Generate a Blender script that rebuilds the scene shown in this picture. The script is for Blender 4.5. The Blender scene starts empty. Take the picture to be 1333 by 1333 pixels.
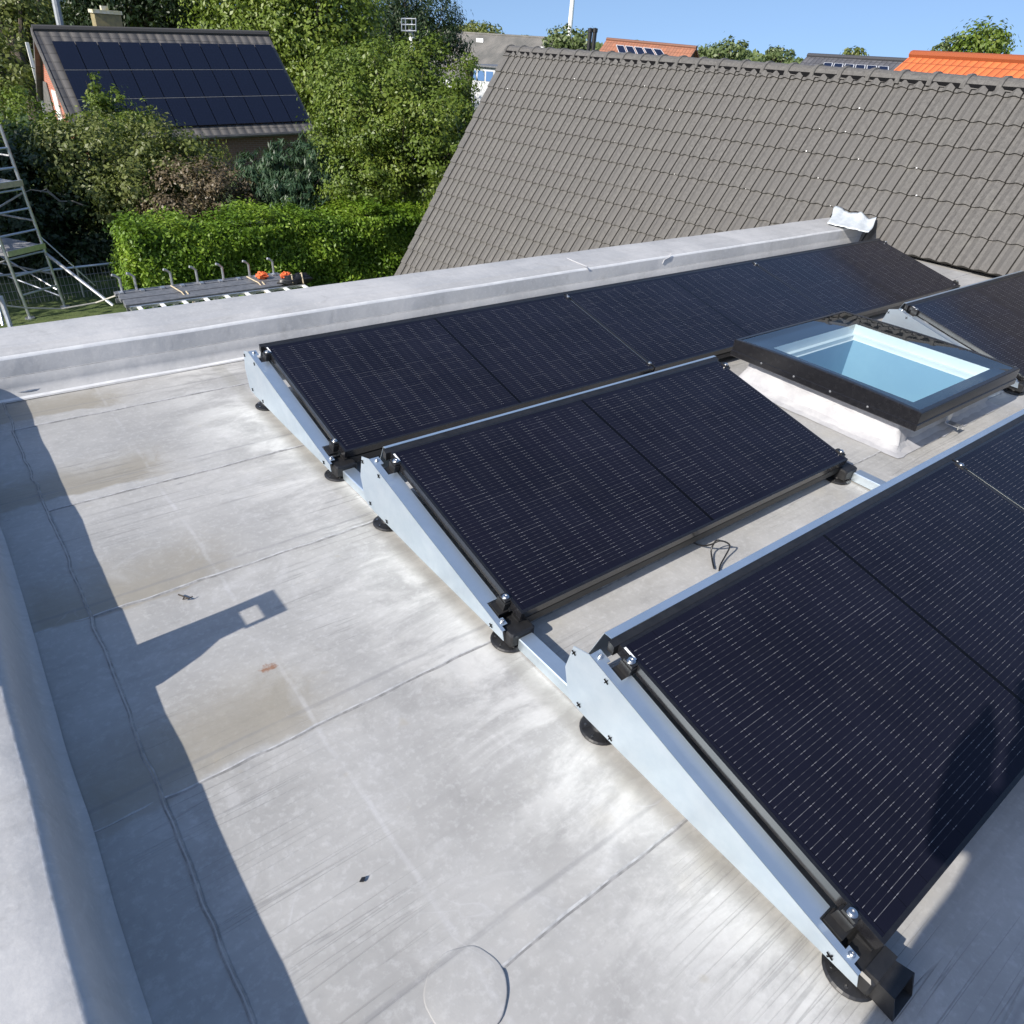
import bpy, bmesh, math, random
import numpy as np
from mathutils import Vector, Matrix

random.seed(7)
scn = bpy.context.scene
col = scn.collection
rad = math.radians

# ------------------------------------------------------------------ camera
CAM = np.array([-1.17457684, -2.55631738, 1.68030228])
CR = np.array([0.79063478, -0.60859957, 0.06710603])
CU = np.array([0.29431606, 0.47386137, 0.82995991])
CF = np.array([0.5369122, 0.63644479, -0.5537719])
FPX = 927.56          # focal length in pixels of a 1333 px wide frame
HALF = 666.5


def ray(u, v):
    d = CF + CR * (u - HALF) / FPX - CU * (v - HALF) / FPX
    return d / np.linalg.norm(d)


def at(u, v, D):
    """point seen at u,v whose horizontal distance from the viewpoint is D metres"""
    r = ray(u, v)
    return CAM + r * (D / np.linalg.norm(r[:2]))


def atz(u, v, z):
    r = ray(u, v)
    return CAM + r * ((z - CAM[2]) / r[2])


def atplane(u, v, o, n):
    r = ray(u, v)
    return CAM + r * (((o - CAM) @ n) / (r @ n))


cam = bpy.data.cameras.new('camera')
cam.sensor_width = 36.0
cam.lens = FPX / 1333.0 * 36.0
cam.clip_start = 0.02
cam.clip_end = 6000
co = bpy.data.objects.new('camera', cam)
M = Matrix.Identity(4)
for i in range(3):
    M[i][0], M[i][1], M[i][2], M[i][3] = CR[i], CU[i], -CF[i], CAM[i]
co.matrix_world = M
col.objects.link(co)
scn.camera = co


# ------------------------------------------------------------------ helpers
def tag(o, label=None, cat=None, group=None, kind=None):
    if label: o['label'] = label
    if cat: o['category'] = cat
    if group: o['group'] = group
    if kind: o['kind'] = kind
    return o


def empty(name, loc=(0, 0, 0), label=None, cat=None, group=None):
    o = bpy.data.objects.new(name, None)
    o.empty_display_size = 0.1
    o.location = loc
    col.objects.link(o)
    return tag(o, label, cat, group)


class MB:
    def __init__(self):
        self.v, self.f, self.m = [], [], []

    def add(self, vs, fs, mi=0):
        b = len(self.v)
        self.v += [tuple(map(float, p)) for p in vs]
        self.f += [tuple(i + b for i in f) for f in fs]
        self.m += [mi] * len(fs)

    def box(self, a, b, mi=0, X=None):
        x0, y0, z0 = a; x1, y1, z1 = b
        vs = [(x0, y0, z0), (x1, y0, z0), (x1, y1, z0), (x0, y1, z0), (x0, y0, z1), (x1, y0, z1), (x1, y1, z1), (x0, y1, z1)]
        if X is not None: vs = [X(p) for p in vs]
        self.add(vs, [(0, 3, 2, 1), (4, 5, 6, 7), (0, 1, 5, 4), (1, 2, 6, 5), (2, 3, 7, 6), (3, 0, 4, 7)], mi)

    def cbox(self, a, b, ch=0.004, mi=0):
        """box with chamfered vertical and top edges"""
        x0, y0, z0 = a; x1, y1, z1 = b
        c = ch
        prof = [(z0, 0), (z1 - c, 0), (z1, c)]
        rings = []
        for z, i in prof:
            rings.append([(x0 + c + i, y0 + i, z), (x1 - c - i, y0 + i, z), (x1 - i, y0 + c + i, z), (x1 - i, y1 - c - i, z),
                          (x1 - c - i, y1 - i, z), (x0 + c + i, y1 - i, z), (x0 + i, y1 - c - i, z), (x0 + i, y0 + c + i, z)])
        vs = sum(rings, [])
        fs = []
        for r in range(2):
            for k in range(8):
                fs.append((r * 8 + k, r * 8 + (k + 1) % 8, r * 8 + 8 + (k + 1) % 8, r * 8 + 8 + k))
        fs.append(tuple(range(16, 24)))
        fs.append(tuple(reversed(range(8))))
        self.add(vs, fs, mi)

    def tube(self, pts, r, n=8, mi=0, cap=True):
        pts = [np.array(p, float) for p in pts]
        rs = r if isinstance(r, (list, tuple)) else [r] * len(pts)
        vs, fs = [], []
        up = None
        for i, p in enumerate(pts):
            d = pts[min(i + 1, len(pts) - 1)] - pts[max(i - 1, 0)]
            d = d / (np.linalg.norm(d) + 1e-12)
            if up is None:
                up = np.cross(d, (0, 0, 1.0))
                if np.linalg.norm(up) < 1e-3: up = np.cross(d, (1.0, 0, 0))
            up = up - d * (up @ d)
            up /= np.linalg.norm(up)
            w = np.cross(d, up)
            for k in range(n):
                a = 2 * math.pi * k / n
                vs.append(p + rs[i] * (math.cos(a) * up + math.sin(a) * w))
        for i in range(len(pts) - 1):
            for k in range(n):
                fs.append((i * n + k, i * n + (k + 1) % n, (i + 1) * n + (k + 1) % n, (i + 1) * n + k))
        if cap:
            fs.append(tuple(reversed(range(n))))
            fs.append(tuple(range((len(pts) - 1) * n, len(pts) * n)))
        self.add(vs, fs, mi)

    def lathe(self, prof, c=(0, 0, 0), n=24, mi=0, X=None):
        vs, fs = [], []
        for r, z in prof:
            for k in range(n):
                a = 2 * math.pi * k / n
                p = (c[0] + r * math.cos(a), c[1] + r * math.sin(a), c[2] + z)
                vs.append(X(p) if X else p)
        for i in range(len(prof) - 1):
            for k in range(n):
                fs.append((i * n + k, i * n + (k + 1) % n, (i + 1) * n + (k + 1) % n, (i + 1) * n + k))
        if prof[-1][0] > 1e-6: fs.append(tuple(range((len(prof) - 1) * n, len(prof) * n)))
        self.add(vs, fs, mi)

    def prism(self, poly, d, mi=0):
        """polygon (3-D points) pushed along the vector d"""
        n = len(poly)
        a = [np.array(p, float) for p in poly]
        b = [p + np.array(d, float) for p in a]
        self.add(a + b, [tuple(range(n)), tuple(reversed(range(n, 2 * n)))] +
                 [(k, k + n, (k + 1) % n + n, (k + 1) % n) for k in range(n)], mi)

    def build(self, name, mat, parent=None, smooth=False, local=False):
        me = bpy.data.meshes.new(name)
        off = (0, 0, 0)
        if parent is not None and not local:
            off = parent.location
            q = parent
            off = Vector(off)
            while q.parent is not None:
                q = q.parent
                off = off + q.location
        vs = [(p[0] - off[0], p[1] - off[1], p[2] - off[2]) for p in self.v]
        me.from_pydata(vs, [], self.f)
        mats = mat if isinstance(mat, (list, tuple)) else [mat]
        for m in mats: me.materials.append(m)
        if len(mats) > 1: me.polygons.foreach_set('material_index', self.m)
        if smooth: me.polygons.foreach_set('use_smooth', [True] * len(me.polygons))
        me.update()
        bm = bmesh.new(); bm.from_mesh(me)
        bmesh.ops.recalc_face_normals(bm, faces=bm.faces)
        bm.to_mesh(me); bm.free()
        o = bpy.data.objects.new(name, me)
        col.objects.link(o)
        if parent is not None: o.parent = parent
        return o


# ------------------------------------------------------------------ materials
def mat(name, base=(.5, .5, .5), rough=.6, metal=0.0, spec=.5):
    m = bpy.data.materials.new(name); m.use_nodes = True
    b = m.node_tree.nodes['Principled BSDF']
    b.inputs['Base Color'].default_value = (*base, 1)
    b.inputs['Roughness'].default_value = rough
    b.inputs['Metallic'].default_value = metal
    b.inputs['Specular IOR Level'].default_value = spec
    return m


class G:
    """small node graph writer"""
    def __init__(self, m):
        self.t = m.node_tree; self.n = self.t.nodes; self.l = self.t.links
        self.b = self.n['Principled BSDF']

    def new(self, typ, **kw):
        x = self.n.new(typ)
        for k, v in kw.items(): setattr(x, k, v)
        return x

    def put(self, sock, v):
        if hasattr(v, 'is_output') or isinstance(v, bpy.types.NodeSocket): self.l.new(v, sock)
        elif isinstance(v, (tuple, list)) and len(v) == 3 and sock.type == 'RGBA': sock.default_value = (*v, 1)
        else: sock.default_value = v

    def math(self, op, a, b=0.0, c=0.0, clamp=False):
        x = self.new('ShaderNodeMath', operation=op); x.use_clamp = clamp
        for i, v in enumerate((a, b, c)): self.put(x.inputs[i], v)
        return x.outputs[0]

    def coord(self, kind='Object'):
        return self.new('ShaderNodeTexCoord').outputs[kind]

    def sep(self, v):
        x = self.new('ShaderNodeSeparateXYZ'); self.l.new(v, x.inputs[0]); return x.outputs

    def comb(self, a, b, c):
        x = self.new('ShaderNodeCombineXYZ')
        for i, v in enumerate((a, b, c)): self.put(x.inputs[i], v)
        return x.outputs[0]

    def noise(self, vec, scale=5., detail=4., rough=.55, out='Fac', dist=0.0):
        x = self.new('ShaderNodeTexNoise')
        self.put(x.inputs['Vector'], vec); x.inputs['Scale'].default_value = scale
        x.inputs['Detail'].default_value = detail; x.inputs['Roughness'].default_value = rough
        x.inputs['Distortion'].default_value = dist
        return x.outputs[out]

    def ramp(self, f, lo, hi, a=0.0, b=1.0, smooth=True):
        x = self.new('ShaderNodeMapRange')
        if smooth: x.interpolation_type = 'SMOOTHSTEP'
        self.put(x.inputs[0], f)
        for i, v in enumerate((lo, hi, a, b)): self.put(x.inputs[i + 1], v)
        return x.outputs[0]

    def mix(self, f, a, b, mode='MIX'):
        x = self.new('ShaderNodeMix', data_type='RGBA', blend_type=mode)
        self.put(x.inputs[0], f); self.put(x.inputs[6], a); self.put(x.inputs[7], b)
        return x.outputs[2]

    def scalev(self, v, s):
        x = self.new('ShaderNodeVectorMath', operation='MULTIPLY')
        self.put(x.inputs[0], v); x.inputs[1].default_value = s
        return x.outputs[0]

    def bump(self, h, strength=.2, dist=.01, normal=None):
        x = self.new('ShaderNodeBump')
        x.inputs['Strength'].default_value = strength; x.inputs['Distance'].default_value = dist
        self.l.new(h, x.inputs['Height'])
        if normal is not None: self.l.new(normal, x.inputs['Normal'])
        return x.outputs[0]

    def base(self, c): self.put(self.b.inputs['Base Color'], c)
    def rough(self, c): self.put(self.b.inputs['Roughness'], c)
    def normal(self, c): self.put(self.b.inputs['Normal'], c)


def noisy(name, a, b, scale=8, rough=.6, metal=0., bump=0.0, bscale=60, spec=.5, bd=.004):
    m = mat(name, a, rough, metal, spec); g = G(m); c = g.coord()
    f = g.noise(c, scale, 5, .6)
    g.base(g.mix(g.ramp(f, .3, .7), a, b))
    if bump: g.normal(g.bump(g.noise(c, bscale, 4, .6), bump, bd))
    return m


MT = {}
MT['black'] = noisy('black_plastic', (.012, .012, .013), (.02, .02, .021), 30, .42)
MT['frame'] = noisy('black_anodised', (.010, .010, .012), (.015, .015, .017), 40, .22, .0)
MT['galv'] = None
MT['bolt'] = noisy('zinc_bolt', (.75, .75, .74), (.6, .6, .6), 80, .28, 1.0)
MT['hole'] = mat('dark_hole', (.008, .008, .009), .9, 0, .1)
MT['white'] = noisy('white_plastic', (.8, .8, .78), (.74, .74, .72), 6, .4)
MT['label'] = mat('white_label', (.85, .85, .83), .5)
MT['alu'] = noisy('aluminium', (.62, .63, .64), (.5, .51, .53), 20, .38, .85)
MT['dkalu'] = noisy('weathered_plank', (.2, .205, .215), (.13, .135, .145), 14, .55, .3)


def galvanised():
    m = mat('galvanised_steel', (.68, .72, .74), .42, .86); g = G(m); c = g.coord()
    v = g.new('ShaderNodeTexVoronoi'); g.l.new(c, v.inputs['Vector']); v.inputs['Scale'].default_value = 55
    f = g.noise(c, 7, 4, .6)
    k = g.sep(v.outputs['Color'])[0]
    c1 = g.mix(g.ramp(f, .3, .7), (.70, .79, .86), (.60, .70, .78))
    c1 = g.mix(g.math('MULTIPLY', k, .06), c1, (.8, .87, .9))
    g.base(c1)
    g.rough(g.ramp(f, .3, .7, .33, .40, False))
    return m


MT['galv'] = galvanised()


def membrane(floor=True):
    m = mat('roof_membrane' if floor else 'parapet_membrane', (.4, .4, .42), .45); g = G(m)
    c = g.coord(); x, y, z = g.sep(c)
    wob = g.noise(c, 2.2, 4, .6)
    wob2 = g.noise(g.scalev(c, (1.0, 1, 1)), 14, 3, .6)
    A, B = ((.325, .318, .305), (.435, .427, .412)) if floor else ((.37, .37, .37), (.47, .467, .465))
    n1 = g.noise(c, 1.7, 6, .62)
    n2 = g.noise(g.scalev(c, (.8, 5.5, 1)), 4.0, 5, .6)        # streaks running along the sheets
    n3 = g.noise(c, 45, 3, .7)
    base = g.mix(g.ramp(n1, .3, .72), A, B)
    base = g.mix(g.math('MULTIPLY', g.ramp(n2, .45, .75), .26), base, (.27, .265, .255))
    n7 = g.noise(c, 5.2, 6, .68, dist=.8)
    base = g.mix(g.math('MULTIPLY', g.ramp(n7, .54, .70), .4), base, (.50, .495, .49))
    base = g.mix(g.math('MULTIPLY', g.ramp(n7, .44, .30), .35), base, (.27, .265, .255))
    base = g.mix(g.math('MULTIPLY', g.ramp(n3, .48, .72), .32), base, (.56, .555, .545))
    h = None
    if floor:
        # sheets 0.81 m wide: position inside the sheet
        yy = g.math('ADD', y, g.math('MULTIPLY', g.math('SUBTRACT', wob, .5), .22))
        fy = g.math('FRACT', g.math('DIVIDE', g.math('ADD', yy, 2.03 + 8.1), .81))
        # tan silt left where water stood, beside the gutter at the lower end of each sheet
        xx = g.math('ADD', x, g.math('MULTIPLY', g.math('SUBTRACT', wob2, .5), .05))
        xs_ = g.math('ADD', xx, g.math('MULTIPLY', g.math('SUBTRACT', n7, .5), .5))
        px = g.math('MULTIPLY', g.ramp(xs_, -.58, -.86), g.ramp(xx, -1.30, -1.2))
        px2 = g.math('MULTIPLY', g.ramp(xx, -.45, -.75), .4)
        fy2 = g.math('ADD', fy, g.math('MULTIPLY', g.math('SUBTRACT', n7, .5), .3))
        py = g.math('MULTIPLY', g.ramp(fy, .0, .03), g.ramp(fy2, .50, .12))
        silt = g.math('MULTIPLY', g.math('ADD', px, px2, clamp=True), py)
        silt = g.math('MULTIPLY', silt, g.ramp(y, -1.35, -1.1, .0, 1.0))
        silt = g.math('MULTIPLY', silt, g.ramp(n1, .15, .6, .65, 1.0))
        base = g.mix(g.math('MULTIPLY', silt, .8), base, (.27, .245, .195))
        # pale wash marks beside the panels
        wx = g.math('MULTIPLY', g.ramp(xx, -.62, -.12), g.ramp(xx, .1, .0))
        n5 = g.noise(g.scalev(c, (.8, 1.8, 1)), 2.6, 7, .68, dist=.5)
        wash = g.math('MULTIPLY', wx, g.ramp(n5, .42, .62))
        base = g.mix(g.math('MULTIPLY', wash, .58), base, (.69, .68, .65))
        edge = g.math('MULTIPLY', g.ramp(xx, -.13, -.085), g.ramp(x, -.03, -.055))  # band along the side plates: their shade and reflection painted tan-grey
        base = g.mix(g.math('MULTIPLY', edge, .45), base, (.31, .30, .265))
        tan = g.math('MULTIPLY', g.ramp(g.noise(c, 3.1, 4, .6), .56, .72), g.ramp(x, -.75, -.05))
        base = g.mix(g.math('MULTIPLY', tan, .3), base, (.46, .43, .36))
        # chalk line across the sheets
        lx = g.math('ABSOLUTE', g.math('ADD', x, g.math('ADD', .70, g.math('MULTIPLY', g.math('SUBTRACT', wob, .5), .05))))
        chalk = g.math('MULTIPLY', g.ramp(lx, .011, .002), g.ramp(g.noise(c, 5, 5, .7), .40, .62))
        base = g.mix(g.math('MULTIPLY', chalk, .22), base, (.62, .62, .64))
        # fine dark creases along the sheets
        n6 = g.noise(g.scalev(c, (.13, 8, 1)), 3.2, 2, .5, dist=.2)
        cre = g.ramp(g.math('ABSOLUTE', g.math('SUBTRACT', n6, .5)), .012, .0)
        cre = g.math('MULTIPLY', cre, g.ramp(g.noise(c, 1.3, 2, .5), .42, .6))
        base = g.mix(g.math('MULTIPLY', cre, .4), base, (.17, .168, .165))
        fold = g.math('MULTIPLY', g.ramp(g.math('ABSOLUTE', g.math('SUBTRACT', g.math('FRACT', g.math('DIVIDE', g.math('ADD', g.math('ADD', y, g.math('MULTIPLY', wob, .02)), 2.03 + 8.03), .81)), 0.03)), .013, .003), g.ramp(n2, .3, .55))
        base = g.mix(g.math('MULTIPLY', fold, .38), base, (.2, .2, .205))
        # footprints / dried puddle rims
        pr = g.ramp(g.math('ABSOLUTE', g.math('SUBTRACT', g.noise(c, 5.5, 1, .4, dist=1.2), .56)), .012, .002)
        base = g.mix(g.math('MULTIPLY', g.math('MULTIPLY', pr, g.ramp(n1, .5, .7)), .35), base, (.58, .58, .6))
        # rust smear
        dx = g.math('ADD', x, .726); dy = g.math('ADD', y, .917)
        rr = g.math('SQRT', g.math('ADD', g.math('MULTIPLY', dx, dx), g.math('MULTIPLY', g.math('MULTIPLY', dy, dy), 2.2)))
        rr = g.math('ADD', rr, g.math('MULTIPLY', g.math('SUBTRACT', g.noise(c, 38, 3, .7), .5), .075))
        base = g.mix(g.ramp(rr, .03, .012), base, (.26, .15, .10))
        # small blisters of tan dust
        dd = g.ramp(g.noise(c, 11, 2, .5), .70, .78)
        base = g.mix(g.math('MULTIPLY', dd, .3), base, (.36, .32, .24))
        h = g.math('ADD', g.math('MULTIPLY', cre, -.5), g.math('MULTIPLY', n6, .6))
    h0 = g.math('ADD', g.math('MULTIPLY', n1, 1.2), g.math('MULTIPLY', n3, .12))
    if h is not None: h0 = g.math('ADD', h0, h)
    else: h0 = g.math('ADD', h0, g.math('ADD', g.math('MULTIPLY', g.noise(c, 7, 4, .55), .9), g.math('MULTIPLY', g.noise(g.scalev(c, (2, .7, 1)), 4, 3, .55), .6)))
    g.base(base)
    g.rough(g.ramp(n1, .3, .7, .42, .6))
    g.normal(g.bump(h0, .35, .012))
    g.b.inputs['Specular IOR Level'].default_value = .35
    return m


MT['floor'] = membrane(True)
MT['wallmem'] = membrane(False)
MT['seam'] = noisy('seam_dirt', (.19, .188, .185), (.34, .335, .33), 30, .7)
MT['bead'] = noisy('seam_bead_and_glint', (.52, .52, .52), (.33, .33, .33), 40, .45)  # seam beads, and the painted glint on the left parapet edge
MT['silver'] = noisy('silver_membrane', (.47, .47, .48), (.37, .37, .39), 9, .45, .0, .35, 18, .5, .01)
MT['foil'] = noisy('crimped_lead', (.74, .78, .8), (.6, .65, .68), 14, .45, .2, .3, 25)


def cellmat():
    m = mat('solar_glass', (.006, .007, .012), .16); g = G(m); c = g.coord()
    x, s, z = g.sep(c)
    P = .0158; CELL = .1622
    s0 = g.math('SUBTRACT', s, .030)
    k = g.math('FLOOR', g.math('DIVIDE', s0, CELL))
    sc = g.math('SUBTRACT', s0, g.math('MULTIPLY', k, CELL))
    ln = g.math('DIVIDE', g.math('SUBTRACT', sc, .0100 - P * .5), P)
    li = g.math('FLOOR', ln)
    lf = g.math('SUBTRACT', g.math('FRACT', ln), .5)
    wire = g.math('LESS_THAN', g.math('ABSOLUTE', lf), .034)
    inx = g.math('MULTIPLY', g.math('GREATER_THAN', x, .022), g.math('LESS_THAN', x, 1.958))
    ins = g.math('MULTIPLY', g.math('GREATER_THAN', s, .030), g.math('LESS_THAN', s, .839))
    valid = g.math('MULTIPLY', g.math('MULTIPLY', g.math('GREATER_THAN', li, -.5), g.math('LESS_THAN', li, 9.5)), g.math('MULTIPLY', inx, ins))
    mid = g.math('GREATER_THAN', g.math('ABSOLUTE', g.math('SUBTRACT', x, .990)), .010)
    valid = g.math('MULTIPLY', valid, mid)
    CX = .0968
    q = g.math('DIVIDE', g.math('SUBTRACT', x, .022), CX)
    qi = g.math('FLOOR', q); qf = g.math('FRACT', q)
    w = g.new('ShaderNodeTexWhiteNoise', noise_dimensions='3D')
    info = g.new('ShaderNodeObjectInfo')
    g.l.new(g.comb(qi, g.math('ADD', li, g.math('MULTIPLY', k, 17.0)), g.math('MULTIPLY', info.outputs['Random'], 50.)), w.inputs['Vector'])
    rnd = w.outputs['Value']
    # dashes: bright solder pads near the cell ends, dimmer wire in between
    ed = g.math('ABSOLUTE', g.math('SUBTRACT', qf, .5))
    pad = g.math('MAXIMUM', g.ramp(ed, .36, .40), g.math('MULTIPLY', g.ramp(ed, .10, .06), .25))
    gap = g.math('LESS_THAN', ed, .488)
    bright = g.math('ADD', g.math('MULTIPLY', pad, .27), g.ramp(rnd, .80, 1.0, .04, .18))  # random brighter segments paint in glints of the round wires
    I = g.math('MULTIPLY', g.math('MULTIPLY', g.math('MULTIPLY', wire, valid), gap), bright, clamp=True)
    # half-cut gaps between the cells stay blacker
    cg = g.math('MAXIMUM', g.math('LESS_THAN', g.math('ABSOLUTE', g.math('SUBTRACT', x, .990)), .007), g.math('LESS_THAN', qf, .012))
    n = g.noise(c, 2.5, 3, .5)
    cellc = g.mix(g.ramp(n, .3, .7), (.0070, .0074, .0145), (.0095, .0100, .0190))
    cellc = g.mix(cg, cellc, (.003, .003, .004))
    # light dust on the glass
    du = g.math('MULTIPLY', g.ramp(g.noise(c, 3.7, 5, .65), .5, .85), .012)
    cellc = g.mix(du, cellc, (.35, .34, .32))
    g.base(g.mix(I, cellc, (.62, .62, .64)))
    g.rough(g.ramp(n, .3, .7, .13, .2))
    g.b.inputs['Specular IOR Level'].default_value = .13
    return m


MT['fillet_glint'] = noisy('painted_glint', (.74, .74, .73), (.62, .62, .62), 12, .3)  # pale colour standing in for specular glint lines
MT['cell'] = cellmat()


def tilemat():
    m = mat('grey_roof_tile', (.15, .142, .132), .62); g = G(m); c = g.coord()
    a = g.new('ShaderNodeAttribute', attribute_name='tint').outputs['Fac']
    n = g.noise(c, 26, 5, .65); n2 = g.noise(c, 1.1, 4, .6)
    b = g.mix(g.ramp(n, .3, .7), (.086, .082, .077), (.130, .124, .116))
    b = g.mix(g.math('MULTIPLY', g.ramp(n2, .4, .7), .3), b, (.115, .11, .10))
    b = g.mix(g.math('MULTIPLY', a, .45, clamp=True), b, (.105, .10, .094))
    b = g.mix(g.math('GREATER_THAN', a, 2.5), b, (.045, .042, .038))
    li_ = g.ramp(g.noise(c, 3.3, 6, .7), .58, .72)
    b = g.mix(g.math('MULTIPLY', li_, .35), b, (.17, .165, .145))
    sp = g.ramp(g.noise(c, 120, 2, .5), .68, .75)
    b = g.mix(g.math('MULTIPLY', sp, .35), b, (.3, .29, .27))
    g.base(b); g.normal(g.bump(n, .25, .004)); g.b.inputs['Specular IOR Level'].default_value = .3
    return m


MT['tile'] = tilemat()
MT['clip'] = mat('bare_tile_clip', (.75, .74, .72), .4, .3)


def strip_tile(name, a, b, pitch, course):
    """small tiles in the far roofs: relief in bump, colour per tile"""
    m = mat(name, a, .65); g = G(m); c = g.coord('UV'); x, y, z = g.sep(c)
    w = g.new('ShaderNodeTexWhiteNoise', noise_dimensions='2D')
    g.l.new(g.comb(g.math('FLOOR', g.math('DIVIDE', x, pitch)), g.math('FLOOR', g.math('DIVIDE', y, course)), 0.0), w.inputs['Vector'])
    n = g.noise(c, 2.0, 4, .6)
    col_ = g.mix(g.math('MULTIPLY', w.outputs['Value'], .75), a, b)
    col_ = g.mix(g.math('MULTIPLY', g.ramp(n, .45, .7), .4), col_, b)
    fx = g.math('FRACT', g.math('DIVIDE', x, pitch)); fy = g.math('FRACT', g.math('DIVIDE', y, course))
    gap = g.math('MAXIMUM', g.math('LESS_THAN', fy, .1), g.math('LESS_THAN', fx, .14))
    col_ = g.mix(g.math('MULTIPLY', gap, .6), col_, tuple(k * .25 for k in a))
    g.base(col_)
    h = g.math('ADD', g.math('SINE', g.math('MULTIPLY', fx, math.pi)), fy)
    g.normal(g.bump(h, .8, .04))
    return m


MT['orange'] = strip_tile('orange_roof_tile', (.62, .16, .045), (.48, .11, .035), .25, .34)
MT['oldorange'] = strip_tile('old_orange_roof_tile', (.36, .15, .085), (.24, .115, .075), .25, .34)
MT['darkroof'] = strip_tile('dark_roof_tile', (.10, .10, .11), (.065, .065, .075), .3, .36)
MT['midroof'] = strip_tile('weathered_roof_tile', (.12, .112, .105), (.075, .072, .07), .3, .36)


def brickmat(name, a, b, mortar):
    m = mat(name, a, .85); g = G(m); c = g.coord('UV')
    t = g.new('ShaderNodeTexBrick'); g.l.new(c, t.inputs['Vector'])
    t.inputs['Color1'].default_value = (*a, 1); t.inputs['Color2'].default_value = (*b, 1); t.inputs['Mortar'].default_value = (*mortar, 1)
    t.inputs['Scale'].default_value = 1.0; t.inputs['Brick Width'].default_value = .21; t.inputs['Row Height'].default_value = .065
    t.inputs['Mortar Size'].default_value = .008
    n = g.noise(c, 3, 4, .6)
    g.base(g.mix(g.math('MULTIPLY', n, .35), t.outputs['Color'], tuple(k * .6 for k in a)))
    g.normal(g.bump(t.outputs['Fac'], -.4, .01))
    return m


MT['brick_orange'] = brickmat('orange_brick', (.44, .13, .07), (.34, .10, .055), (.38, .3, .25))
MT['brick_brown'] = brickmat('brown_brick', (.16, .09, .06), (.12, .07, .05), (.2, .17, .15))
MT['render'] = noisy('pale_wall', (.62, .63, .64), (.5, .52, .54), 2, .8)
MT['bluepv'] = mat('small_solar_glass', (.008, .012, .032), .2, 0, .5)
MT['window'] = mat('window_glass', (.02, .03, .04), .08, 0, .8)


def pvmat(name, base, line):
    """solar panel seen from afar: faint cell grid in its own plane"""
    m = mat(name, base, .2); g = G(m); c = g.coord('UV'); x, y, z = g.sep(c)
    fx = g.math('FRACT', g.math('MULTIPLY', x, 6.0)); fy = g.math('FRACT', g.math('MULTIPLY', y, 10.0))
    gl = g.math('MAXIMUM', g.math('LESS_THAN', fx, .05), g.math('LESS_THAN', fy, .04))
    g.base(g.mix(g.math('MULTIPLY', gl, .5), base, line))
    return m


MT['pv'] = pvmat('far_solar_glass', (.005, .0065, .016), (.014, .017, .03))


def leafmat(name, a, b, c3, trans=.25, rough=.45):
    m = mat(name, a, rough); g = G(m)
    at_ = g.new('ShaderNodeAttribute', attribute_name='tint').outputs['Fac']
    c = g.mix(g.ramp(at_, 0, .6, 0, 1, False), a, b)
    c = g.mix(g.ramp(at_, .7, 1.0, 0, 1, False), c, c3)
    g.base(c)
    g.b.inputs['Specular IOR Level'].default_value = .4
    t = g.new('ShaderNodeBsdfTranslucent')
    cc = g.mix(.5, c, (.14, .22, .015))
    g.l.new(cc, t.inputs['Color'])
    mx = g.new('ShaderNodeMixShader'); mx.inputs[0].default_value = trans
    g.l.new(g.b.outputs[0], mx.inputs[1]); g.l.new(t.outputs[0], mx.inputs[2])
    g.l.new(mx.outputs[0], g.n['Material Output'].inputs['Surface'])
    return m


MT['leaf_mid'] = leafmat('leaf_mid_green', (.07, .115, .014), (.125, .18, .022), (.20, .235, .045))
MT['leaf_light'] = leafmat('leaf_light_green', (.09, .14, .016), (.15, .21, .026), (.22, .26, .055))
MT['leaf_olive'] = leafmat('leaf_olive_green', (.085, .11, .022), (.14, .165, .038), (.22, .23, .08))
MT['leaf_hedge'] = leafmat('leaf_laurel', (.075, .145, .010), (.14, .24, .016), (.23, .33, .035), .28, .5)
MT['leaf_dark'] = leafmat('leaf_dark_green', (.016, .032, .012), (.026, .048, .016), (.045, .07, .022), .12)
MT['leaf_blue'] = leafmat('leaf_blue_green', (.022, .05, .022), (.042, .082, .036), (.075, .12, .055), .12)
MT['leaf_brown'] = leafmat('leaf_withered', (.085, .062, .036), (.13, .098, .055), (.17, .15, .075), .1)
MT['leaf_far'] = leafmat('leaf_hazy_green', (.085, .12, .04), (.12, .16, .055), (.16, .20, .08), .2)
MT['bark'] = noisy('bark', (.10, .08, .06), (.06, .05, .04), 12, .9, 0, .5, 30)


def grassmat():
    m = mat('grass_ground', (.06, .09, .02), .9); g = G(m); c = g.coord()
    n = g.noise(c, .35, 5, .6); n2 = g.noise(c, 9, 4, .7)
    a = g.mix(g.ramp(n, .35, .7), (.055, .095, .02), (.12, .14, .045))
    a = g.mix(g.math('MULTIPLY', g.ramp(n2, .4, .7), .5), a, (.03, .05, .014))
    g.base(a); g.normal(g.bump(n2, .6, .03))
    return m


MT['grass'] = grassmat()


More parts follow.
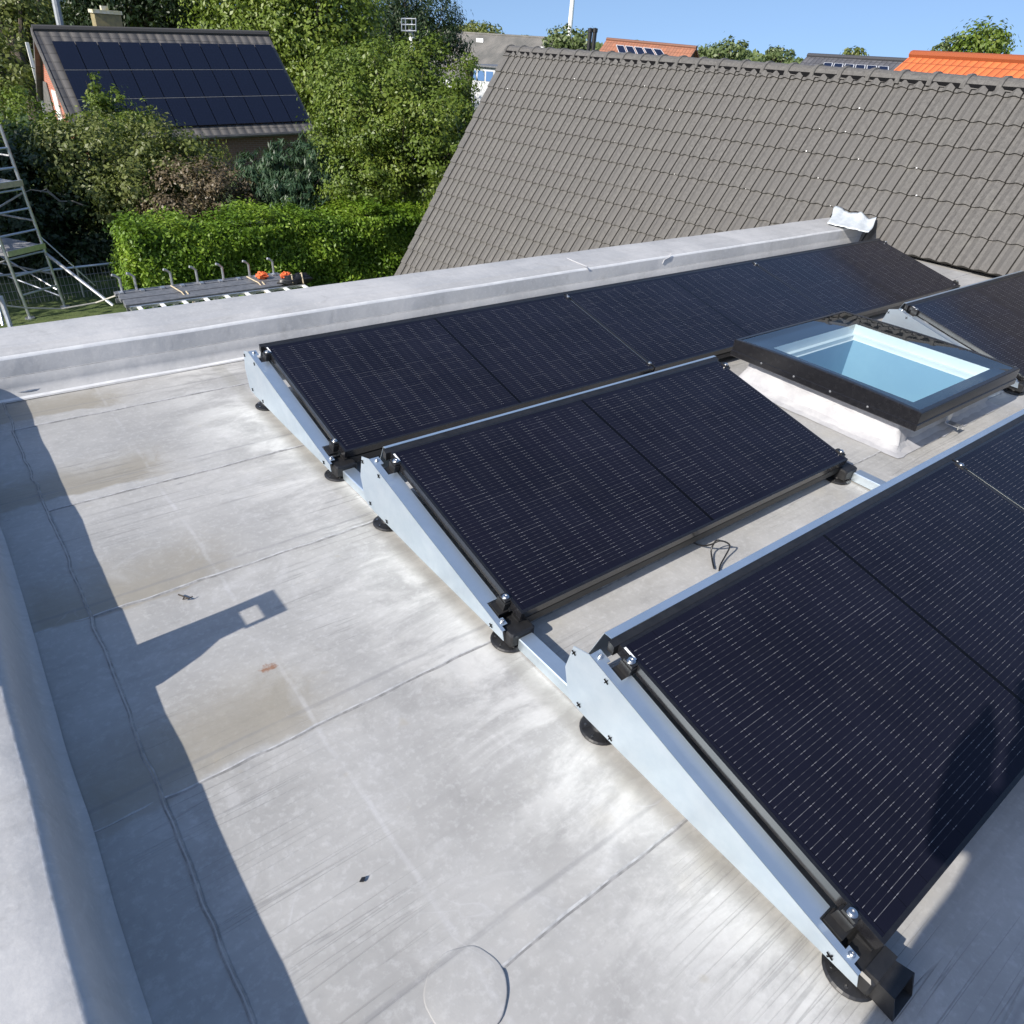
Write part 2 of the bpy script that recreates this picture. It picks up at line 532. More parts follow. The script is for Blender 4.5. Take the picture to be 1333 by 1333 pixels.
# ------------------------------------------------------------------ world and sun
SUN = np.array([-1.0, -.08, .694]); SUN /= np.linalg.norm(SUN)
w = bpy.data.worlds.new('World'); scn.world = w; w.use_nodes = True
nt = w.node_tree
sky = nt.nodes.new('ShaderNodeTexSky'); sky.sky_type = 'NISHITA'; sky.sun_disc = False
sky.sun_elevation = math.asin(SUN[2]); sky.sun_rotation = math.atan2(SUN[0], SUN[1])
sky.altitude = 0; sky.air_density = 1.0; sky.dust_density = 1.3; sky.ozone_density = 2.8
tcw = nt.nodes.new('ShaderNodeTexCoord'); vaw = nt.nodes.new('ShaderNodeVectorMath'); vaw.operation = 'ADD'
vaw.inputs[1].default_value = (0, 0, .27)
nrm = nt.nodes.new('ShaderNodeVectorMath'); nrm.operation = 'NORMALIZE'
nt.links.new(tcw.outputs['Generated'], vaw.inputs[0]); nt.links.new(vaw.outputs[0], nrm.inputs[0]); nt.links.new(nrm.outputs[0], sky.inputs['Vector'])
nt.links.new(sky.outputs[0], nt.nodes['Background'].inputs['Color'])
nt.nodes['Background'].inputs['Strength'].default_value = .135
sl = bpy.data.lights.new('sun', 'SUN'); sl.energy = 4.2; sl.angle = rad(.5); sl.color = (1.0, .94, .85)
so = bpy.data.objects.new('sun', sl); col.objects.link(so)
so.rotation_euler = Vector(SUN).to_track_quat('Z', 'Y').to_euler()
scn.view_settings.view_transform = 'Standard'; scn.view_settings.look = 'None'
scn.view_settings.exposure = .60; scn.view_settings.gamma = 1
scn.view_settings.use_curve_mapping = False

GZ = -3.0
# ------------------------------------------------------------------ ground
g_ = MB()
g_.add([(-3000, -3000, GZ), (3000, -3000, GZ), (3000, 3000, GZ), (-3000, 3000, GZ)], [(0, 1, 2, 3)])
tag(g_.build('ground', MT['grass']), kind='structure')

# ------------------------------------------------------------------ flat roof with its parapets
nrng = np.random.default_rng(3)


def wob(n, amp, scale, seed):
    r = np.random.default_rng(seed)
    k = max(4, int(n / scale))
    a = r.normal(0, amp, k + 2)
    x = np.linspace(0, k, n)
    i = np.minimum(x.astype(int), k)
    f_ = x - i; f_ = f_ * f_ * (3 - 2 * f_)
    return a[i] * (1 - f_) + a[np.minimum(i + 1, k + 1)] * f_


XW, YB = -1.305, 1.545          # inner feet of the left and the back parapet
HP = .231
roofb = empty('flat_roof', (0, 0, 0), 'wide flat roof covered with seamed grey membrane and edged by low parapets', 'flat roof')
XE = 7.30
xs = np.arange(XW, XE + .001, .02)
seams = [-6.08, -5.27, -4.46, -3.65, -2.84, -2.03, -1.205, -.385, .35, 1.15]
rows = []            # (y array, z array, material index of the strip up to the next row)
ys_edges = [-6.5] + seams + [YB]
SKX0, SKX1, SKY0, SKY1 = 2.62, 3.56, -1.24, -.29
for i in range(len(ys_edges) - 1):
    y0, y1 = ys_edges[i], ys_edges[i + 1]
    amp = .0016
    wv = wob(len(xs), amp, 3, 100 + i) + wob(len(xs), amp * 1.5, 22, 200 + i)
    if i == 0: wv = wv * 0
    yy0 = y0 + wv
    if i > 0:
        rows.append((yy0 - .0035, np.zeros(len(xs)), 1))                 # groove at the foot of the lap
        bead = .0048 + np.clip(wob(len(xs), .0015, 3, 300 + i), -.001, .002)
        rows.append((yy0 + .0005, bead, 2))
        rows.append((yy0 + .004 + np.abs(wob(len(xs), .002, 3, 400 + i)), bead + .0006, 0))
    nsub = 6
    for k in range(1 if i else 0, nsub):
        tt = k / nsub
        zz = (.0048 * (1 - tt)) * np.ones(len(xs)) + wob(len(xs), .0012, 14, 500 + i * 10 + k)
        rows.append((y0 + .012 + (y1 - y0 - .012) * tt + np.zeros(len(xs)) + wv * (1 - tt), zz, 0))
rows.append((np.full(len(xs), YB + .03), np.zeros(len(xs)), 0))
mb = MB()
nx = len(xs)
for (yr, zr, mi) in rows:
    mb.v += list(zip(xs.tolist(), yr.tolist(), zr.tolist()))
for r in range(len(rows) - 1):
    for i in range(nx - 1):
        xc = xs[i] + .01; yc = (rows[r][0][i] + rows[r + 1][0][i]) / 2
        if SKX0 < xc < SKX1 and SKY0 < yc < SKY1: continue
        mb.f.append((r * nx + i, r * nx + i + 1, (r + 1) * nx + i + 1, (r + 1) * nx + i)); mb.m.append(rows[r][2])
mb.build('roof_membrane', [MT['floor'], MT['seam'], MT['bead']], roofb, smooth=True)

# gutter lap seam running along the left parapet
ysl = np.arange(-6.4, 1.5, .02)
wv = wob(len(ysl), .0032, 3, 31) + wob(len(ysl), .004, 25, 32)
gx = -1.118 + wv
mb = MB()
for k, (dx, z) in enumerate(((-.004, .0062), (0, .0085), (.0035, .0085), (.008, .0045))):
    mb.v += [(float(gx[i] + dx), float(ysl[i]), z) for i in range(len(ysl))]
n_ = len(ysl)
for k in range(3):
    for i in range(n_ - 1):
        mb.f.append((k * n_ + i, k * n_ + i + 1, (k + 1) * n_ + i + 1, (k + 1) * n_ + i)); mb.m.append((1, 0, 1)[k])
mb.build('gutter_seam', [MT['floor'], MT['seam']], roofb, smooth=True)
# gutter sheet up to that seam (one thickness above the floor)
mb = MB()
xsl = [XW - .01, -1.27, -1.2, -1.122]
for j, x in enumerate(xsl):
    mb.v += [(x if j < 3 else float(gx[i] - .003), float(ysl[i]), .0052 + .001 * math.sin(i * .11 + j)) for i in range(n_)]
for k in range(3):
    for i in range(n_ - 1):
        mb.f.append((k * n_ + i, k * n_ + i + 1, (k + 1) * n_ + i + 1, (k + 1) * n_ + i)); mb.m.append(0)
mb.build('gutter_sheet', MT['floor'], roofb, smooth=True)


def extrude(prof, ts, fn, mats, mi, name, seed, amp=.002, parent=None):
    """profile points carried along ts; fn maps (t, across, z) to a place"""
    mb = MB(); n = len(ts)
    for j, (a, z) in enumerate(prof):
        wa = wob(n, amp, 9, seed) + wob(n, amp, 40, seed + 50) + wob(n, amp * .12, 3, seed + j)
        wz = wob(n, amp * .8, 13, seed + 90) + wob(n, amp * .12, 3, seed + 70 + j)
        mb.v += [fn(t, a + wa[i], z + (wz[i] if z > .004 else 0)) for i, t in enumerate(ts)]
    for j in range(len(prof) - 1):
        for i in range(n - 1):
            mb.f.append((j * n + i, j * n + i + 1, (j + 1) * n + i + 1, (j + 1) * n + i)); mb.m.append(mi.get(j, 0))
    return mb.build(name, mats, parent, smooth=True)


# back parapet
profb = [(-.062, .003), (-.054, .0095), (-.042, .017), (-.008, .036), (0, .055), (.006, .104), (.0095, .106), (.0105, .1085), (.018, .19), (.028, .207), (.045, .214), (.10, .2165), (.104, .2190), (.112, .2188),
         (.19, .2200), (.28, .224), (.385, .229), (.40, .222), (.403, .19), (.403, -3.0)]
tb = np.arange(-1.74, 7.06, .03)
extrude(profb, tb, lambda t, a, z: (float(t), float(YB - .012 + .004 * t + a), float(z)), [MT['wallmem'], MT['seam'], MT['bead'], MT['fillet_glint']], {1: 3, 5: 1, 8: 3}, 'back_parapet', 1000, .0016, roofb)  # pale strips at foot and crease are glints put into the colour
# left parapet
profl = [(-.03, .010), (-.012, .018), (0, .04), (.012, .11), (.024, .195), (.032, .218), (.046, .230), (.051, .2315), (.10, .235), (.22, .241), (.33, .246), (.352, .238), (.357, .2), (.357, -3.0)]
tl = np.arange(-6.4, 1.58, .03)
extrude(profl, tl, lambda t, a, z: (float(XW - a), float(t), float(z)), [MT['wallmem'], MT['seam'], MT['bead']], {6: 2}, 'left_parapet', 2000, .0022, roofb)  # pale strip on the top inner edge is a painted glint
mb = MB()
mb.box((-1.66, -6.5, -3), (-1.64, -6.48, .2)); mb.box((-1.64, -6.53, -3), (7.2, -6.5, -.01))
mb.build('outer_wall', MT['render'], roofb)

# round patch over a seam
pc = np.array([-.742, -2.02])
mb = MB(); N = 48
rr = .088 * (1 + wob(N, .012, 3, 77)); rr[-1] = rr[0]
ring = lambda s, z: [(pc[0] + rr[k] * s * math.cos(2 * math.pi * k / N), pc[1] + rr[k] * s * math.sin(2 * math.pi * k / N), z) for k in range(N)]
vs = ring(1.015, .0045) + ring(1.0, .0062) + ring(.97, .0066) + ring(.55, .0068) + [(pc[0], pc[1], .0074)]
fs = [(r * N + k, r * N + (k + 1) % N, (r + 1) * N + (k + 1) % N, (r + 1) * N + k) for r in range(3) for k in range(N)] + [(3 * N + k, 3 * N + (k + 1) % N, 4 * N) for k in range(N)]
mb.add(vs, fs); mb.m = [1 if k < N else 0 for k in range(len(fs))]
mb.build('round_patch', [MT['floor'], MT['seam']], roofb, smooth=True)

# crimped flashing where the parapet meets the tiles
ALF = rad(57.5)
TO = np.array([7.05, 0, .05]); TS = np.array([math.cos(ALF), 0, math.sin(ALF)]); TN = np.array([-math.sin(ALF), 0, math.cos(ALF)])
TE = np.array([0, 1.0, 0]) - .018 * TS
q = [atplane(1086, 270, TO + TN * .06, TN), atplane(1141, 284, TO + TN * .06, TN), atz(1131, 303, .225), atz(1077, 291, .238)]
mb = MB(); A_, B_ = 24, 12
for j in range(B_ + 1):
    for i in range(A_ + 1):
        a, b = i / A_, j / B_
        p = (q[0] * (1 - a) + q[1] * a) * (1 - b) + (q[3] * (1 - a) + q[2] * a) * b
        p = p + TN * (.014 * math.sin(a * 19 + 1) * (1 - b * .6) + .006 * math.sin(a * 43 + b * 9) - .03 * math.sin(math.pi * b))
        p = p + TS * (.02 * math.sin(a * 13) * (1 - b))
        mb.v.append(tuple(p))
for j in range(B_):
    for i in range(A_):
        k = j * (A_ + 1) + i
        mb.f.append((k, k + 1, k + A_ + 2, k + A_ + 1)); mb.m.append(0)
fl = tag(mb.build('flashing', MT['foil'], None, smooth=True), 'crinkled silver flashing sheet lapped onto the grey tiles at the end of the parapet', 'flashing')
md = fl.modifiers.new('thickness', 'SOLIDIFY'); md.thickness = .004

# ------------------------------------------------------------------ solar panels
L, W, PITCH, TILT, H0, GAP = 1.9803, .8671, 1.2549, rad(13.085), .12, .0138
ct, st = math.cos(TILT), math.sin(TILT)
fb = MB()
fw = .011
def rr_(i, z): return [(i, i, z), (L - i, i, z), (L - i, W - i, z), (i, W - i, z)]
_r = [rr_(.001, -.035), rr_(0, -.034), rr_(0, .0010), rr_(.0003, .0012), rr_(fw - .001, .0012), rr_(fw, .0006), rr_(fw, -.035)]
fb.add(sum(_r, []), [(q * 4 + k, q * 4 + (k + 1) % 4, ((q + 1) % 7) * 4 + (k + 1) % 4, ((q + 1) % 7) * 4 + k) for q in range(7) for k in range(4)])
gb = MB(); gb.box((fw, fw, -.006), (L - fw, W - fw, 0))
bb = MB()
bb.box((.003, .808, .0013), (.0105, .853, .0018))


def make_panel():
    r = empty('solar_panel')
    fb.build('frame', MT['frame'], r, local=True)
    gb.build('glass', MT['cell'], r, local=True)
    bb.build('sticker', MT['label'], r, local=True)
    return r


def copy_tree(o, parent=None):
    c = o.copy(); col.objects.link(c)
    if parent is not None: c.parent = parent
    for ch in [x for x in o.children]: copy_tree(ch, c)
    return c


PANELS = [(0, 0.0, 'black solar panel at the left end of the back row beside the back parapet'),
          (0, 1, 'middle black solar panel of the back row, directly behind the skylight'),
          (0, 2, 'black solar panel at the right end of the back row, nearest the grey tiles'),
          (1, 0, 'black solar panel standing alone in the middle row, left of the skylight'),
          (1, 'b', 'black solar panel cut off by the right edge, just right of the skylight'),
          (2, 0, 'large nearest black solar panel crossed by the shadow of the photographer'),
          (2, 1, 'black solar panel at lower right in the front row, in front of the skylight')]
XB = 4.086
first = None
for r, i, lab in PANELS:
    o = make_panel() if first is None else copy_tree(first)
    if first is None: first = o
    x = XB if i == 'b' else i * (L + GAP)
    ex = {(1, 'b'): 1.3, (0, 2): .6}.get((r, i), 0)          # extra tilt added so these two reflect sky, not the tiled roof
    o.location = (x, -r * PITCH, H0 - .0145 * ex); o.rotation_euler = (TILT + rad(ex), 0, 0)
    tag(o, lab, 'solar panel', 'black solar panels tilted in rows on the flat roof')


# ------------------------------------------------------------------ mounting frames
def foot_mb(x, y):
    m = MB()
    m.lathe([(.062, .004), (.063, .008), (.058, .012), (.03, .019), (.024, .03), (.0, .03)], (x, y, 0), 28)
    for k in range(8):
        a = k * math.pi / 4 + .3
        d = np.array([math.cos(a), math.sin(a), 0]); e = np.array([-d[1], d[0], 0])
        p = np.array([x, y, .0]) + d * .03
        m.prism([p + e * .0016 + (0, 0, .0195), p - e * .0016 + (0, 0, .0195), p - e * .0016 + d * .028 + (0, 0, .0138), p + e * .0016 + d * .028 + (0, 0, .0138)], (0, 0, -.006))
    return m


def bolt_mb(p, r=.0085):
    m = MB(); p = np.array(p, float)
    m.lathe([(r * 1.35, 0), (r * 1.35, .0018), (r, .002), (r, .006), (r * .8, .0072), (r * .5, .0072), (r * .45, .0045), (0, .0045)], p, 14)
    return m


def X_t(r, x0):
    """panel plane to world: (x, s, up) of row r"""
    def f_(p):
        return (x0 + p[0], -r * PITCH + p[1] * ct - p[2] * st, H0 + p[1] * st + p[2] * ct)
    return f_


PLATE = [(-.007, .046), (.002, .080), (.517, .2005), (.879, .291), (.943, .272), (.9625, .174), (.934, .080), (.9125, .068), (.855, .060), (.5, .051)]
HOLES = [(.937, .251), (.806, .252), (.887, .083), (.754, .072), (.062, .060)]


def side_plate(root, r, x0):
    y0 = -r * PITCH
    m = MB()
    xp = x0 - .075
    poly = [(xp, y0 + y, z) for y, z in PLATE]
    m.prism(poly, (.0018, 0, 0))
    # folded flange along the sloping edge with notches for the two clamps
    a = np.array([xp, y0 + .002, .0803]); b = np.array([xp, y0 + .517, .2008]); c = np.array([xp, y0 + .879, .2913])

    def fl(p, q_, wd): m.prism([p, q_, q_ + (wd, 0, 0), p + (wd, 0, 0)], (0, 0, -.0016))
    def P(t): return a + (b - a) * (t / .515) if t <= .515 else b + (c - b) * ((t - .515) / .362)
    fl(P(0.0), P(.018), .012); fl(P(.018), P(.045), .034); fl(P(.045), P(.115), .020); fl(P(.115), P(.515), .063); fl(P(.515), P(.775), .063)
    fl(P(.775), P(.835), .026); fl(P(.835), P(.877), .040)
    pl = m.build('side_plate', MT['galv'], root)
    for y, z in HOLES:
        h = MB()
        for k in range(4):
            a_ = k * math.pi / 2 + .5
            q_ = np.array([xp - .0004, y0 + y, z])
            d = np.array([0, math.cos(a_), math.sin(a_)]); e = np.array([0, -math.sin(a_), math.cos(a_)])
            h.prism([q_ - e * .0016, q_ + d * .009 - e * .0016, q_ + d * .009 + e * .0016, q_ + e * .0016], (-.0022, 0, 0))
        h.build('rivet_head', MT['hole'], pl)
    for t in (.031, .858):
        p = P(t) + (.022, 0, .0005)
        bolt_mb(p, .006).build('flange_bolt', MT['bolt'], pl, smooth=False)
    # black end clamps gripping the panel
    X = X_t(r, x0)
    for s in (.055, .785):
        k = MB()
        k.box((-.025, s + .004, -.04), (-.003, s + .046, -.006), X=X)
        k.box((-.022, s + .008, -.006), (.003, s + .042, .004), X=X)
        k.box((-.046, s - .002, -.052), (-.004, s + .05, -.04), X=X)
        cl = k.build('end_clamp', MT['black'], root)
        bm = MB(); cz = X((-.0105, s + .025, .0042))
        bm.lathe([(.0125, 0), (.0125, .002), (.009, .0022), (.009, .007), (.006, .008), (.004, .008), (.004, .005), (0, .005)], cz, 16)
        bm.build('bolt', MT['bolt'], cl)


def mount(r, x0, n, label, left=True, right=True):
    y0 = -r * PITCH
    xe = x0 + n * L + (n - 1) * GAP
    root = empty('mounting_frame', (x0, y0, 0), label, 'mounting frame', 'steel frames that carry the solar panels')
    if left: side_plate(root, r, x0)
    # rear wind deflector with its folded top lip
    d = MB()
    zt = .326 if r else .30
    lw_ = (.0, .012, .025)[r]
    d.prism([(x0 - .01, y0 + .868, zt), (xe + .02, y0 + .868, zt), (xe + .02, y0 + .868 + lw_ + .002, zt - .001), (x0 - .01, y0 + .868 + lw_ + .002, zt - .001)], (0, 0, -.0015))
    d.prism([(x0 - .01, y0 + .868 + lw_ + .002, zt - .001), (xe + .02, y0 + .868 + lw_ + .002, zt - .001), (xe + .02, y0 + 1.0, .05), (x0 - .01, y0 + 1.0, .05)], (0, .0015, .0005))
    d.build('wind_deflector', MT['galv'], root)
    d = MB()
    d.prism([(x0 - .02, y0 + .846, .316), (x0 - .02, y0 + .8675, .3235), (x0 - .02, y0 + .8675, .29), (x0 - .02, y0 + .846, .285)], (xe - x0 + .04, 0, 0))
    d.build('top_profile', MT['black'], root)
    d = MB()
    d.prism([(x0 + .0, y0 + .012, .078), (x0, y0 + .05, .086), (x0, y0 + .05, .05), (x0, y0 + .012, .05)], (xe - x0, 0, 0))
    d.build('front_profile', MT['black'], root)
    X = X_t(r, x0)
    for k in range(1, n):
        xg = k * L + (k - 1) * GAP
        for s in (.02, W - .065):
            m = MB()
            m.box((xg + .0008, s, -.03), (xg + GAP - .0008, s + .05, -.001), X=X)
            m.box((xg - .008, s + .006, .0014), (xg + GAP + .008, s + .044, .0045), X=X)
            cl = m.build('mid_clamp', MT['black'], root)
            bm = MB()
            bm.lathe([(.011, 0), (.011, .002), (.008, .0022), (.008, .006), (.004, .007), (0, .007)], X((xg + GAP / 2, s + .025, .0046)), 14)
            bm.build('bolt', MT['bolt'], cl)
        m = MB(); m.box((xg + .004, .07, -.012), (xg + GAP - .004, W - .07, -.004), X=X)
        m.build('joint_strip', MT['galv'], root)
    xsf = [x0] + [x0 + k * (L + GAP) - GAP / 2 for k in range(1, n)] + [xe + .03]
    for x in xsf:
        for y in (.02, .83):
            f_ = foot_mb(x - .028, y0 + y).build('foot', MT['black'], root, smooth=False)
            for a_ in (2.4, 3.4, 4.4):
                hb = MB(); hb.lathe([(.004, .0), (.004, .0012), (0, .0014)], (x - .028 + .046 * math.cos(a_), y0 + y + .046 * math.sin(a_), .0148), 8)
                hb.build('rivet', MT['bolt'], f_)
        m = MB()
        m.cbox((x - .06, y0 - .03, .024), (x + .04, y0 + .055, .072), .006)
        m.box((x - .045, y0 + .055, .03), (x + .035, y0 + .08, .062))
        m.build('front_bracket', MT['black'], root)
    if right:
        X2 = X_t(r, xe)
        for s in (.03, .79):
            m = MB(); m.box((.002, s, -.04), (.03, s + .05, -.004), X=X2); m.box((-.004, s + .006, .0014), (.02, s + .042, .006), X=X2)
            cl = m.build('end_clamp', MT['black'], root)
            bm = MB()
            bm.lathe([(.011, 0), (.011, .002), (.008, .0022), (.008, .007), (0, .0075)], X2((.009, s + .02, .0061)), 14)
            bm.build('bolt', MT['bolt'], cl)
    return root


mount(0, 0, 3, 'galvanised steel mount with long wedge side plate under the back row of panels')
mount(1, 0, 1, 'galvanised steel mount with wedge side plate under the panel left of the skylight')
mount(1, XB, 1, 'galvanised steel mount with small visible plate under the panel right of the skylight')
m3 = mount(2, 0, 2, 'nearest galvanised steel mount with big wedge side plate and open black end cap')

# open black end cap in front of the nearest frame
def hollow(mb, x0, x1, z0, z1, y0, y1, th=.004, flare=.006):
    def ringp(y, i, e=0):
        k = .02 if e else 0
        return [(x0 - e + i, y, z0 + i), (x1 + e - i, y, z0 + i), (x1 + e - i, y + k, z1 + e - i), (x0 - e + i, y + k, z1 + e - i)]
    vs = ringp(y1, 0) + ringp(y0, 0, flare) + ringp(y0, th, flare) + ringp(y1, th)
    fs = [(r * 4 + k, r * 4 + (k + 1) % 4, r * 4 + 4 + (k + 1) % 4, r * 4 + 4 + k) for r in range(3) for k in range(4)]
    mb.add(vs, fs)
m = MB(); yf = -2 * PITCH
hollow(m, -.048, .026, .014, .074, yf - .088, yf - .030, .005)
m.box((-.047, yf - .034, .016), (.025, yf - .029, .076))
m.box((-.052, yf - .03, .01), (.03, yf + .0, .084))
m.build('end_cap', MT['black'], m3)


# ------------------------------------------------------------------ base rails between the rows
def base_rail(x, y0, y1, label):
    m = MB()
    m.cbox((x - .032, y0, .009), (x + .027, y1, .052), .003)
    o = m.build('base_rail', MT['galv'])
    return tag(o, label, 'rail', 'galvanised rails on the roof between the panel rows')


base_rail(0, -1.69, -1.285, 'galvanised rail on the roof between the middle and nearest side plates')
base_rail(0, -.44, -.03, 'galvanised rail on the roof between the back and middle side plates')
base_rail(2.05, -1.66, -1.285, 'short galvanised rail on the roof below the skylight corner')

# ------------------------------------------------------------------ skylight
sk = empty('skylight', (3.075, -.74, 0), 'rectangular skylight with black frame and blue tinted glass on a white curb', 'skylight')
FX0, FX1, FY0, FY1 = 2.47, 3.68, -1.318, -.158
ZB, ZT = .165, .268


def ringquads(mb, ring0, ring1):
    b = len(mb.v); n = len(ring0)
    mb.v += [tuple(map(float, p)) for p in ring0 + ring1]
    for k in range(n):
        mb.f.append((b + k, b + (k + 1) % n, b + n + (k + 1) % n, b + n + k)); mb.m.append(0)


def rect(x0, x1, y0, y1, z, n=1):
    P_ = [(x0, y0), (x1, y0), (x1, y1), (x0, y1)]
    o = []
    for k in range(4):
        a, b = P_[k], P_[(k + 1) % 4]
        for j in range(n): o.append((a[0] + (b[0] - a[0]) * j / n, a[1] + (b[1] - a[1]) * j / n, z))
    return o


def jitter(r, amp, seed):
    rg = np.random.default_rng(seed)
    return [(p[0] + rg.normal(0, amp), p[1] + rg.normal(0, amp), p[2]) for p in r]


mb = MB()
NB = 30
r0 = jitter(rect(2.455, 3.72, -1.30, -.16, .006, NB), .004, 1)
r1 = jitter(rect(2.49, 3.69, -1.262, -.195, .014, NB), .004, 2)
r2 = jitter(rect(2.525, 3.655, -1.235, -.225, .035, NB), .005, 3)
r3 = jitter(rect(2.545, 3.635, -1.215, -.25, .10, NB), .003, 4)
r4 = rect(2.555, 3.625, -1.205, -.26, ZB + .01, NB)
for a, b in ((r0, r1), (r1, r2), (r2, r3), (r3, r4)): ringquads(mb, a, b)
mb.build('curb', MT['silver'], sk, smooth=True)
# black frame: curved sides seen along the long edge
mb = MB()
NF = 16
bow = lambda x: .016 * (1 - ((x - (FX0 + FX1) / 2) / ((FX1 - FX0) / 2)) ** 2)


def frect(i, z, up=0.0):
    o = []
    for p in rect(FX0 + i, FX1 - i, FY0 + i, FY1 - i, z, NF):
        yb = .016 * (1 - ((p[1] - (FY0 + FY1) / 2) / ((FY1 - FY0) / 2)) ** 2)
        o.append((p[0], p[1], p[2] + up * yb))
    return o
seq = [frect(.085, ZB + .001), frect(.004, ZB), frect(0, ZB + .004), frect(0, ZB + .034), frect(.005, ZB + .037), frect(.005, ZT - .006, 1), frect(.009, ZT - .002, 1), frect(.03, ZT - .002, 1), frect(.03, .244), rect(FX0 + .168, FX1 - .112, FY0 + .122, FY1 - .172, .240, NF)]
for a, b in zip(seq[:-1], seq[1:]): ringquads(mb, a, b)
mb.build('frame', MT['frame'], sk)
# screws on the two front faces of the frame
for y in (-1.05, -.83, -.6, -.38):
    mb = MB(); mb.add(*(lambda c_: ([(c_[0], c_[1] + .007 * math.cos(k * math.pi / 3), c_[2] + .007 * math.sin(k * math.pi / 3)) for k in range(6)] + [(c_[0] - .004, c_[1], c_[2])],
           [(k, (k + 1) % 6, 6) for k in range(6)]))((FX0 - .0005, y, ZB + .028)))
    mb.build('screw', MT['dkalu'], sk)


def glassmat():
    m = bpy.data.materials.new('skylight_glass'); m.use_nodes = True
    t = m.node_tree; n = t.nodes; n.remove(n['Principled BSDF'])
    fr = n.new('ShaderNodeFresnel'); fr.inputs[0].default_value = 1.75
    gl = n.new('ShaderNodeBsdfGlossy'); gl.inputs['Roughness'].default_value = .015; gl.inputs['Color'].default_value = (1, 1, 1, 1)
    tr = n.new('ShaderNodeBsdfTransparent'); tr.inputs['Color'].default_value = (.78, .88, .91, 1)
    mx = n.new('ShaderNodeMixShader')
    ge = n.new('ShaderNodeNewGeometry'); mr = n.new('ShaderNodeMapRange')
    t.links.new(ge.outputs['Backfacing'], mr.inputs[0]); mr.inputs[3].default_value = 1.65; mr.inputs[4].default_value = 1 / 1.65
    t.links.new(mr.outputs[0], fr.inputs[0])
    t.links.new(fr.outputs[0], mx.inputs[0]); t.links.new(tr.outputs[0], mx.inputs[1]); t.links.new(gl.outputs[0], mx.inputs[2])
    t.links.new(mx.outputs[0], n['Material Output'].inputs['Surface'])
    return m


mb = MB(); rg = frect(.0305, ZT - .0045, 1)
b0 = len(mb.v); mb.v += rg + [((FX0 + FX1) / 2, (FY0 + FY1) / 2, ZT + .012)]
for k in range(len(rg)): mb.f.append((k, (k + 1) % len(rg), len(rg))); mb.m.append(0)
mb.build('glass', glassmat(), sk, smooth=True)
mb = MB()
OX0, OX1, OY0, OY1 = FX0 + .172, FX1 - .172, FY0 + .1, FY1 - .14
OX0, OX1, OY0, OY1 = FX0 + .168, FX1 - .112, FY0 + .122, FY1 - .172
orect = lambda i, z, n=1: rect(OX0 + i, OX1 - i, OY0 + i, OY1 - i, z, n)
q0 = [orect(0, .2395), orect(.002, .180), orect(.026, .178), orect(.026, .150), orect(.036, .148)]
for a, b in zip(q0[:-1], q0[1:]): ringquads(mb, a, b)
mb.build('inner_frame', MT['white'], sk)
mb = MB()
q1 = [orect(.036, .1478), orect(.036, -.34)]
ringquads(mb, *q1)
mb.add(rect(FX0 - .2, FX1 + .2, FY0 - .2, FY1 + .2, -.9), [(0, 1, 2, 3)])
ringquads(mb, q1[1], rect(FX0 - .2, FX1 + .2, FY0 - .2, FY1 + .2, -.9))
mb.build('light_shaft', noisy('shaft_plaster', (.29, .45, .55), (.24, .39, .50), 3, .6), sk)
# bent steel latch on the front of the curb
mb = MB()
xl = 3.02
mb.box((xl, -1.262, .05), (xl + .055, -1.258, .172)); mb.box((xl, -1.33, .05), (xl + .055, -1.262, .054)); mb.box((xl + .0, -1.334, .04), (xl + .055, -1.33, .062))
mb.build('latch', MT['alu'], sk)

# ------------------------------------------------------------------ neighbouring tiled roof
th = empty('tiled_house', (8.0, 4.0, GZ), 'steep grey tiled roof of the neighbouring house beyond the back parapet', 'house')
CS, CP = .284, .168            # course height and wave width
YR = 9.26                      # the far rake
NW = 72
Y0 = YR - NW * CP
RES = 8
UP = [0, .045, .075, .2, .34, .48, .62, .8]
prof = []
for k in range(RES):
    u = UP[k]
    h = .5 + .5 * math.cos(2 * math.pi * (u - .40))
    prof.append(.036 * h ** 1.25 + (0, -.012, .004, 0, 0, 0, 0, 0)[k])
ncol = NW * RES + 1
yv = np.array([Y0 + CP * (i // RES + UP[i % RES]) for i in range(ncol)])
hv = np.array([prof[i % RES] for i in range(ncol)])
mb = MB(); tint = []
rg = np.random.default_rng(5)
for k in range(-9, 7):
    s0 = .03 + CS * k; s1 = min(s0 + CS + .012, 1.80); s0 -= .035 * (k == 0)
    tl_ = np.clip(rg.random(NW // 2 + 1) ** 1.5 * 1.7, 0, 2)
    for seg, (ss, lift, hh) in enumerate(((s0, -.004, .25), (s0, .021, 1.0), (s0 + .012, .025, 1.0), (s0 + CS * .5, .0165, 1.0), (s1, .004, .9))):
        for i in range(ncol):
            jit = .004 * math.sin(i // (2 * RES) * 12.9 + k * 7.7)
            p = TO + TE * yv[i] + TS * (ss + jit) + TN * (lift + hv[i] * hh)
            mb.v.append((p[0], p[1], p[2]))
    b = len(mb.v) - 5 * ncol
    for r in range(4):
        for i in range(ncol - 1):
            if k < 0 and yv[i] < 1.62: continue
            mb.f.append((b + r * ncol + i, b + r * ncol + i + 1, b + (r + 1) * ncol + i + 1, b + (r + 1) * ncol + i)); mb.m.append(0)
            # a narrow joint between the tiles, lower than the rest
            tint.append(3.0 if (i % RES) in (0, 1) and r > 0 else float(tl_[i // (2 * RES)] if r else 3.0))
tr = mb.build('tile_slope', MT['tile'], th, smooth=False)
a = tr.data.attributes.new('tint', 'FLOAT', 'FACE'); a.data.foreach_set('value', tint)
